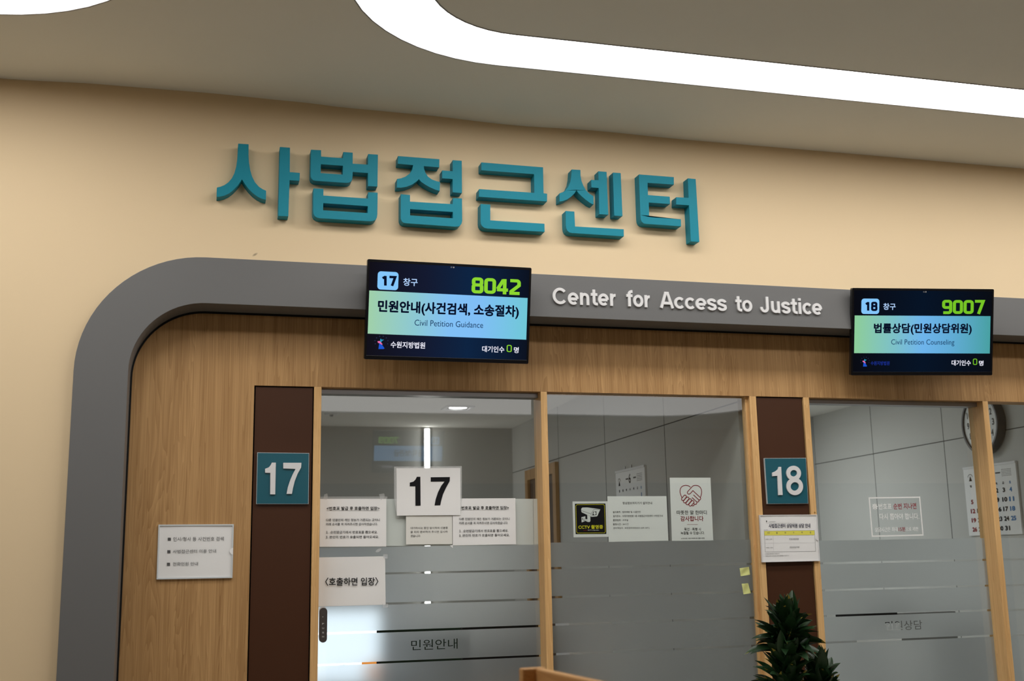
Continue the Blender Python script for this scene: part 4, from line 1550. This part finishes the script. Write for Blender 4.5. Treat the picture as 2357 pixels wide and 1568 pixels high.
FPO = facade(4.9895)
for pts, lab in (([c7(2050, 347), c7(2136, 334), c7(2145, 405), c7(2062, 419)], 'upper yellow sticky note on the glass beside the oak post'),
                 ([c7(2069, 487), c7(2128, 482), c7(2152, 572), c7(2087, 584)], 'lower yellow sticky note on the glass, just above the plant')):
    f = FPO.at(*pts[0])
    m = sheet_mesh(f, pts, 0.0003, 0.004, 8, 0.0003)
    tag(m.build('sticky_note', M['sticky'], frame=f), lab, 'sticky note', 'yellow sticky notes')

# --- schedule in its holder across the oak posts of counter 18
kS = Crop(1730, 1170, 11.2)
t, f, z = note('schedule_holder', 'white consultation timetable with a yellow heading bar below plate 18', 'notice', facade(4.945),
               [kS(193, 180), kS(1672, 170), kS(1745, 1360), kS(262, 1395)], 'paper', 0.001, 0.002)
patch(t, 'table_heading', 'ink_yellow', f, [kS(318, 595), kS(1611, 577), kS(1618, 690), kS(324, 703)], z)
m = MB()
m.stroke(quad_px(f, [kS(315, 593), kS(1610, 575), kS(1642, 1110), kS(342, 1128)]), 0.0011, z + 0.0002, None, True)
m.build('table_border', M['ink_grey'], parent=t)
m = MB()
line(m, f, [kS(330, 905), kS(1628, 890)], 0.0004, z + 0.0002)
line(m, f, [kS(545, 700), kS(560, 1122)], 0.0004, z + 0.0002)
line(m, f, [kS(360, 388), kS(1150, 382)], 0.0005, z + 0.0002)
m.build('table_line', M['ink_grey'], parent=t)
text(t, 'printed_title', M['ink_navy'], f, kS, [('사법접근센터 상담위원 상담 안내', (436, 512), (1506, 505), (436, 402))], 0.03, z + 0.0002)
text(t, 'printed_text', M['ink_grey'], f, kS, [('수원지방법원', (425, 360), (606, 357), (425, 344)), ('상담 시간표', (305, 570), (413, 568), (305, 552)),
                                              ('민원상담위원', (962, 822), (1206, 818), (962, 776)), ('민원상담위원', (976, 1032), (1220, 1028), (976, 988)),
                                              ('10:00~12:00', (352, 814), (520, 811), (352, 792)), ('14:00~17:00', (364, 1032), (534, 1028), (364, 1008)),
                                              ('※ 상담은 방문상담 가능합니다.', (343, 1192), (712, 1184), (343, 1164)),
                                              ('사법접근센터 사정으로 상담이 불가할 수 있습니다.', (343, 1250), (955, 1236), (343, 1220))], 0.004, z + 0.0002)
hd = [('시간', 388, 462), ('월', 622, 660), ('화', 842, 880), ('수', 1058, 1092), ('목', 1274, 1306), ('금', 1490, 1524)]
text(t, 'heading_text', M['ink'], f, kS, [(w_, (a, 660 - (a - 388) * 0.012), (b, 660 - (b - 388) * 0.012), (a, 620 - (a - 388) * 0.012)) for w_, a, b in hd], 0.006, z + 0.0002)
m = MB()
m.poly([ccw(quad_px(f, [kS(360, 325), kS(385, 318), kS(392, 340), kS(385, 366), kS(368, 366)]))], z + 0.0002)
m.build('small_emblem', M['ink'], parent=t)
m = MB()
o_ = quad_px(f, [kS(190, 177), kS(1676, 167), kS(1749, 1363), kS(258, 1398)])
m.prism([ccw(o_)], z + 0.0008, z + 0.002)
m.build('cover', M['acrylic'], parent=t)
m = MB()
m.prism([ccw(o_), ccw([(p[0] * 0.975, p[1] * 0.965) for p in o_])[::-1]], -0.0035, z + 0.0024)
m.build('rim', M['white_letter'], parent=t)
m = MB()
m.poly([arc(*f.uv(*kS(1700, 775)), 0.012, 0.012, 90, 270, 12)], z + 0.0026)
m.build('thumb_notch', M['white_letter'], parent=t)
# small brass pin in the post
f = facade(4.95).at(1875, 1179)
m = MB()
m.lathe([(0.0, 0.006), (0.003, 0.005), (0.004, 0.002), (0.003, -0.001)], 12)
tag(m.build('drawing_pin', plain('brass', (0.6, 0.42, 0.16, 1), 0.3, 0.5, metal=0.8), frame=f), 'tiny brass pin in the oak post above the timetable', 'pin')

# --- vinyl lettering on the glass door of counter 18
kD = Crop(1980, 1130, 13.07)
f = facade(5.0288).at(2060, 1190)
t = thing('glass_sticker', 'white outlined vinyl lettering with red words on the right glass door', 'sticker', f)
m = MB()
m.stroke(quad_px(f, [kD(270, 217), kD(1786, 193), kD(1888, 1330), kD(363, 1368)]), 0.0066, 0.0004, None, True)
m.build('outline', M['decal_white'], parent=t)
text(t, 'white_text', M['decal_white'], f, kD, [('※', (368, 570), (528, 568), (368, 388)), ('번호표', (560, 560), (948, 552), (560, 384)),
                                               ('다시 뽑아야 합니다.', (588, 872), (1778, 858), (588, 678)),
                                               ('상담시간은 최대', (446, 1245), (1128, 1222), (446, 1102)), ('으로 제한', (1372, 1212), (1752, 1212), (1372, 1088))], 0.008, 0.0004)
text(t, 'red_text', M['ink_red'], f, kD, [('순번 지나면', (1003, 562), (1694, 548), (1003, 378)), ('15분', (1160, 1222), (1362, 1218), (1160, 1092))], 0.016, 0.0004)

# ================================================================== THINGS IN THE OFFICES
def calendar(frame, corners, month_start, ndays, month, label, thick=0.012):
    """hanging wall calendar between photo corners (tl, tr, br, bl)"""
    cx, cy = corners[0]
    f = frame.at(cx, cy)
    q = [f.uv(*c) for c in corners]
    w_ = (q[1][0] + q[2][0]) / 2
    h_ = -(q[2][1] + q[3][1]) / 2
    t = thing('wall_calendar', label, 'calendar', f, group='wall calendars')
    m = MB()
    m.box((0, -h_, 0), (w_, 0, thick))
    m.build('sheets', M['paper'], parent=t)
    m = MB()
    m.box((0, -0.012, thick), (w_, 0.002, thick + 0.004))
    m.build('binding', M['white_letter'], parent=t)
    m = MB()
    for a in (0.3, 0.52):
        m.box((w_ * a - 0.006, 0, 0.003), (w_ * a + 0.006, 0.022, 0.007))
    m.build('hook', M['white_letter'], parent=t)
    z = thick + 0.0008
    bk, bl, rd, gy = MB(), MB(), MB(), MB()
    put = lambda mm, s_, x, y, hh, ww, b=0.02: put_text(mm, Local, s_, (x - ww / 2, y), (x + ww / 2, y), (x - ww / 2, y + hh), z, b)
    xs_ = [w_ * (0.125 + 0.125 * i) for i in range(7)]
    for i, d in enumerate('일월화수목금토'):
        put(bl if i == 6 else bk, d, xs_[i], -h_ * 0.30, h_ * 0.035, w_ * 0.035, 0.03)
    for d in range(1, ndays + 1):
        c = (month_start + d - 1) % 7
        r = (month_start + d - 1) // 7
        s_ = str(d)
        put(bl if c == 6 else (rd if c == 0 else bk), s_, xs_[c], -h_ * (0.413 + 0.133 * r), h_ * 0.066, w_ * (0.048 if len(s_) == 1 else 0.092) * (0.4 if s_ == '1' else 1), 0.05)
    put(bk, str(month), w_ * 0.5, -h_ * 0.2, h_ * 0.13, w_ * 0.07)
    for gx in (0.36, 0.62):
        gy.box((w_ * gx, -h_ * 0.145, thick), (w_ * (gx + 0.09), -h_ * 0.125, z))
    for r in range(5):
        for c in range(7):
            gy.box((w_ * (0.74 + c * 0.026), -h_ * (0.10 + r * 0.022), thick), (w_ * (0.752 + c * 0.026), -h_ * (0.092 + r * 0.022), z))
    bk.add([(w_ * .10, -h_ * .21, z), (w_ * .16, -h_ * .21, z), (w_ * .13, -h_ * .13, z)], [(0, 1, 2)])
    gy.stroke(arc(w_ * .13, -h_ * .15, w_ * .045, h_ * .04, 0, 180, 8), w_ * 0.008, z)
    bk.build('printed_days', M['ink'], parent=t)
    bl.build('saturday_numbers', M['ink_blue'], parent=t)
    rd.build('sunday_numbers', M['ink_red'], parent=t)
    gy.build('small_print', M['ink_grey'], parent=t)
    return t


kK = Crop(2180, 910, 4.48)
calendar(W17, [kC(868, 205), kC(1395, 72), (1494, 1247), (1427, 1253)], 6, 30, 6, 'white wall calendar showing number 6, hanging behind the printed notice sheet')
calendar(W18, [kK(180, 750), kK(720, 685), kK(793, 1425), kK(252, 1455)], 3, 31, 5, 'white wall calendar below the clock behind the right oak post')

# round wall clock
fo = Frame(W18.o + W18.z * 0.062, W18.x, W18.y).at(2253, 976)
rr = abs(fo.uv(2253, 976 + 66)[1])
f = Frame(fo.o - W18.z * 0.062, W18.x, W18.y)
t = thing('wall_clock', 'round grey-rimmed wall clock behind the right oak post, above a calendar', 'clock', f)
m = MB()
m.lathe([(rr * 1.06, 0.0), (rr * 1.10, 0.01), (rr * 1.10, 0.055), (rr * 1.06, 0.062), (rr * 0.99, 0.062), (rr * 0.985, 0.048)], 48)
m.build('rim', M['clock_rim'], parent=t, smooth=False)
m = MB()
m.poly([ring(0, 0, rr, rr, 48)], 0.05)
m.build('face', M['clock_face'], parent=t)
m = MB()
for k in range(1, 13):
    a = math.radians(90 - 30 * k)
    s_ = str(k)
    hh = rr * 0.24
    ww = rr * (0.13 if len(s_) == 1 else 0.25) * (0.45 if s_ == '1' else 1)
    x, y = math.cos(a) * rr * 0.74, math.sin(a) * rr * 0.74
    put_text(m, Local, s_, (x - ww / 2, y - hh / 2), (x + ww / 2, y - hh / 2), (x - ww / 2, y + hh / 2), 0.051, 0.03)
    m.poly([ring(math.cos(a) * rr * 0.94, math.sin(a) * rr * 0.94, rr * 0.012, rr * 0.012, 8)], 0.051)
m.build('numeral', M['ink_grey'], parent=t)
m = MB()
m.stroke([(-rr * .1, 0), (rr * .52, rr * .06)], rr * 0.045, 0.053)
m.build('hour_hand', M['ink'], parent=t)
m = MB()
m.stroke([(0, -rr * .12), (0, rr * .7)], rr * 0.03, 0.054)
m.build('minute_hand', M['ink'], parent=t)

# lit monitor close behind the left door, its picture glowing through the film
FM = facade(5.42)
f = FM.at(870, 1400)
t = thing('computer_monitor', 'bright computer monitor glowing behind the lower left of the glass door', 'monitor', f)
m = MB()
m.box((-0.53, -0.33, -0.03), (0.008, 0.008, -0.002))
m.build('housing', M['tv_black'], parent=t)
m = MB()
m.poly([[(-0.52, -0.32), (-0.006, -0.32), (-0.006, -0.002), (-0.52, -0.002)]], 0.0)
sc = m.build('screen', emit('monitor_light', (0.80, 0.90, 1.0, 1), 2.3), parent=t)
m = MB()
for k in range(2):
    m.stroke(arc(-0.16, -0.305 - k * 0.012, 0.10, 0.05, 20, 160, 12), 0.004, 0.001)
m.build('page_lines', emit('monitor_blue', lin(70, 95, 170), 1.0), parent=sc)
m = MB()
m.poly([[(-0.075, -0.31), (-0.006, -0.31), (-0.006, -0.24), (-0.075, -0.24)]], 0.001)
m.build('page_orange', emit('monitor_orange', lin(235, 150, 70), 1.0), parent=sc)
m = MB()
zb = EZ + f.o.z - EZ
m.box((-0.28, -0.42, -0.05), (-0.24, -0.2, -0.03))
m.box((-0.36, -0.432, -0.13), (-0.16, -0.42, 0.03))
m.build('stand', M['tv_black'], parent=t)
desk_z = f.o.z - 0.432
# desks
def desk(name, x0, x1, y0, y1, z, label):
    t = thing(name, label, 'desk', loc=((x0 + x1) / 2, (y0 + y1) / 2, 0))
    cx, cy = (x0 + x1) / 2, (y0 + y1) / 2
    m = MB()
    m.box((x0 - cx, y0 - cy, z - 0.03), (x1 - cx, y1 - cy, z))
    m.build('desktop', M['wood_warm'], parent=t)
    for sx in (x0, x1 - 0.03):
        m = MB()
        m.box((sx - cx, y0 - cy + 0.04, 0), (sx - cx + 0.03, y1 - cy - 0.02, z - 0.03))
        m.build('side_panel', M['wood_warm'], parent=t)
    return t


desk('desk', 0.52, 1.95, 0.22, 0.86, desk_z, 'office desk behind the left glass door carrying the lit monitor')


def crate(name, label, cat, frame, x0, y0, x1, y1, depth, mat, base=None):
    """box-shaped office item whose front fills the given photo rectangle"""
    f = frame.at(x0, y1)
    a, b = f.uv(x1, y1), f.uv(x0, y0)
    m = MB()
    bot = 0.0 if base is None else base - f.o.z
    m.box((0, bot, -depth), (a[0], b[1], 0))
    o = m.build(name, M[mat] if isinstance(mat, str) else mat, frame=f, bevel=0.004)
    return tag(o, label, cat)


M['dgreen'] = plain('dark_green', (0.012, 0.03, 0.016, 1), 0.6, 0.2)
crate('file_box', 'dark green file box right of the lit monitor behind the frosted door', 'box', facade(5.62), 872, 1440, 1062, 1532, 0.2, 'dgreen', desk_z)
crate('office_cabinet', 'low dark cabinet at the right behind the frosted left door', 'cabinet', facade(6.3), 1066, 1437, 1262, 1540, 0.4, 'black', 0.0)
crate('document_rack', 'white document rack glimpsed through the film stripe of the middle pane', 'rack', facade(5.9), 1312, 1426, 1412, 1520, 0.25, 'white_letter', 0.0)
crate('printer', 'black printer glimpsed through the film stripe beside the right door lettering', 'printer', facade(5.7), 1990, 1402, 2068, 1438, 0.3, 'black')
pz = facade(5.7).at(1990, 1438).o.z
crate('white_cabinet', 'white cabinet carrying the black printer behind the right door', 'cabinet', facade(5.68), 1975, 1438.6, 2080, 1520, 0.4, 'white_letter', 0.0)

crate('partition_screen', 'grey desk partition seen through the clear lettering on the right door', 'partition', facade(6.1), 2072, 1412, 2210, 1520, 0.04, plain('grey_fabric', (0.26, 0.26, 0.26, 1), 0.9, 0.1), 0.0)

# ================================================================== PLANT
def leaf(mb, tipf, p, d, up, length, width, droop):
    """arching strap leaf folded along its midrib"""
    side = d.cross(up).normalized()
    n = 7
    rows = []
    pos = Vector(p)
    dirn = Vector(d)
    for i in range(n + 1):
        s = i / n
        w = width * (math.sin(math.pi * min(1, s * 0.86 + 0.14)) ** 0.8) * (1 - 0.0 * s)
        if i == n:
            w = width * 0.04
        nrm = side.cross(dirn).normalized()
        rows.append([pos - side * w / 2 + nrm * w * 0.22, pos, pos + side * w / 2 + nrm * w * 0.22])
        pos = pos + dirn * (length / n)
        dirn = (dirn + Vector((0, 0, -droop * (0.3 + s)))).normalized()
    base = len(mb.f)
    vs = [q for r in rows for q in r]
    fs = []
    for i in range(n):
        for k in range(2):
            fs.append((i * 3 + k, i * 3 + k + 1, (i + 1) * 3 + k + 1, (i + 1) * 3 + k))
    mb.add(vs, fs)
    tipf.append(base + 2 * n - 1)
    tipf.append(base + 2 * n - 2)


def tuft(parent, base, top, n, length, seed):
    rnd = random.Random(seed)
    mb, tips = MB(), []
    axis = top - base
    for i in range(n):
        s = i / (n - 1)
        az = i * 2.39996 + rnd.uniform(-0.3, 0.3)
        el = math.radians(16 + 62 * s ** 1.3 + rnd.uniform(-26, 22))
        d = Vector((math.cos(az) * math.cos(el), math.sin(az) * math.cos(el), math.sin(el)))
        side = d.cross(Vector((0, 0, 1)))
        up = side.cross(d).normalized() if side.length > 1e-3 else Vector((1, 0, 0))
        roll = rnd.uniform(-0.7, 0.7)
        up = (up * math.cos(roll) + d.cross(up) * math.sin(roll)).normalized()
        p = base + axis * s + Vector((math.cos(az), math.sin(az), 0)) * rnd.uniform(0.0, 0.035)
        L = length * rnd.uniform(0.7, 1.2)
        leaf(mb, tips, p, d, up, L, rnd.uniform(0.040, 0.056), rnd.uniform(0.02, 0.20))
    o = mb.build('leaf_tuft', [M['leaf'], M['leaf_tip']], parent=parent, smooth=True)
    for k in tips:
        if rnd.random() < 0.16 and k < len(o.data.polygons):
            o.data.polygons[k].material_index = 1
    return o


FG = facade(4.60)
pc = FG.uv(1828, 1568)
PX, PY = pc[0], FG.o.y
t = thing('potted_plant', 'dark green bushy potted plant standing in front of pilaster 18', 'plant', loc=(PX, PY, 0))
L3 = lambda px, py: Vector((FG.uv(px, py)[0] - PX, 0.0, FG.uv(px, py)[1] + EZ))
tuft(t, L3(1808, 1500), L3(1814, 1428), 105, 0.130, 3)
tuft(t, L3(1798, 1690) + Vector((0, -0.05, 0)), L3(1798, 1512) + Vector((0, -0.04, 0)), 150, 0.128, 11)
tuft(t, L3(1876, 1690) + Vector((0, -0.02, 0)), L3(1884, 1548) + Vector((0, -0.02, 0)), 120, 0.118, 23)
for pts in ([Vector((0.0, 0, 0.33)), L3(1800, 1700), L3(1808, 1500), L3(1814, 1436)], [Vector((0.03, 0, 0.33)), L3(1876, 1690), L3(1884, 1548) + Vector((0, -0.02, 0))]):
    m = MB()
    m.tube(pts, 0.012, 8, 0.008)
    m.build('stem', M['stem'], parent=t)
m = MB()
m.lathe([(0.0, 0.0), (0.13, 0.0), (0.15, 0.02), (0.17, 0.36), (0.165, 0.37), (0.155, 0.36), (0.15, 0.33)], 32)
m.build('pot', M['pot'], parent=t, smooth=True)
m = MB()
m.lathe([(0.0, 0.33), (0.152, 0.33)], 32)
m.build('soil', M['soil'], parent=t)

# ================================================================== WOODEN STAND IN THE FOREGROUND
kF = Crop(1180, 1500, 9.82)
D0 = 2.55
r1, r2 = ray(*kF(520, 392)), ray(*kF(1900, 690))
z0 = r1.z / r1.y * D0
D1 = z0 / (r2.z / r2.y)
A = Vector((r1.x / r1.y * D0, D0 - 5, EZ + z0))
B = Vector((r2.x / r2.y * D1, D1 - 5, EZ + z0))
dx = (B - A).normalized()
f = Frame(A, dx, (0, 0, 1))
t = thing('writing_stand', 'blurred pale wooden stand whose top corner shows at the bottom edge', 'stand', Frame((A.x, A.y, 0), dx, (0, 0, 1)))
h = A.z
m = MB()
m.box((0.0, 0.0, -0.022), (0.62, h, 0.0))
m.build('back_panel', M['wood_warm'], parent=t, bevel=0.004)
m = MB()
m.box((-0.030, 0.0, -0.030), (-0.004, h + 0.001, 0.030))
m.build('side_panel', M['wood_warm'], parent=t, bevel=0.004)
m = MB()
m.box((0.62, 0.0, -0.05), (0.65, h + 0.001, 0.40))
m.build('side_panel', M['wood_warm'], parent=t, bevel=0.004)
m = MB()
m.box((0.0, 0.98, 0.0), (0.62, 1.0, 0.40))
m.build('writing_top', M['wood_warm'], parent=t, bevel=0.003)
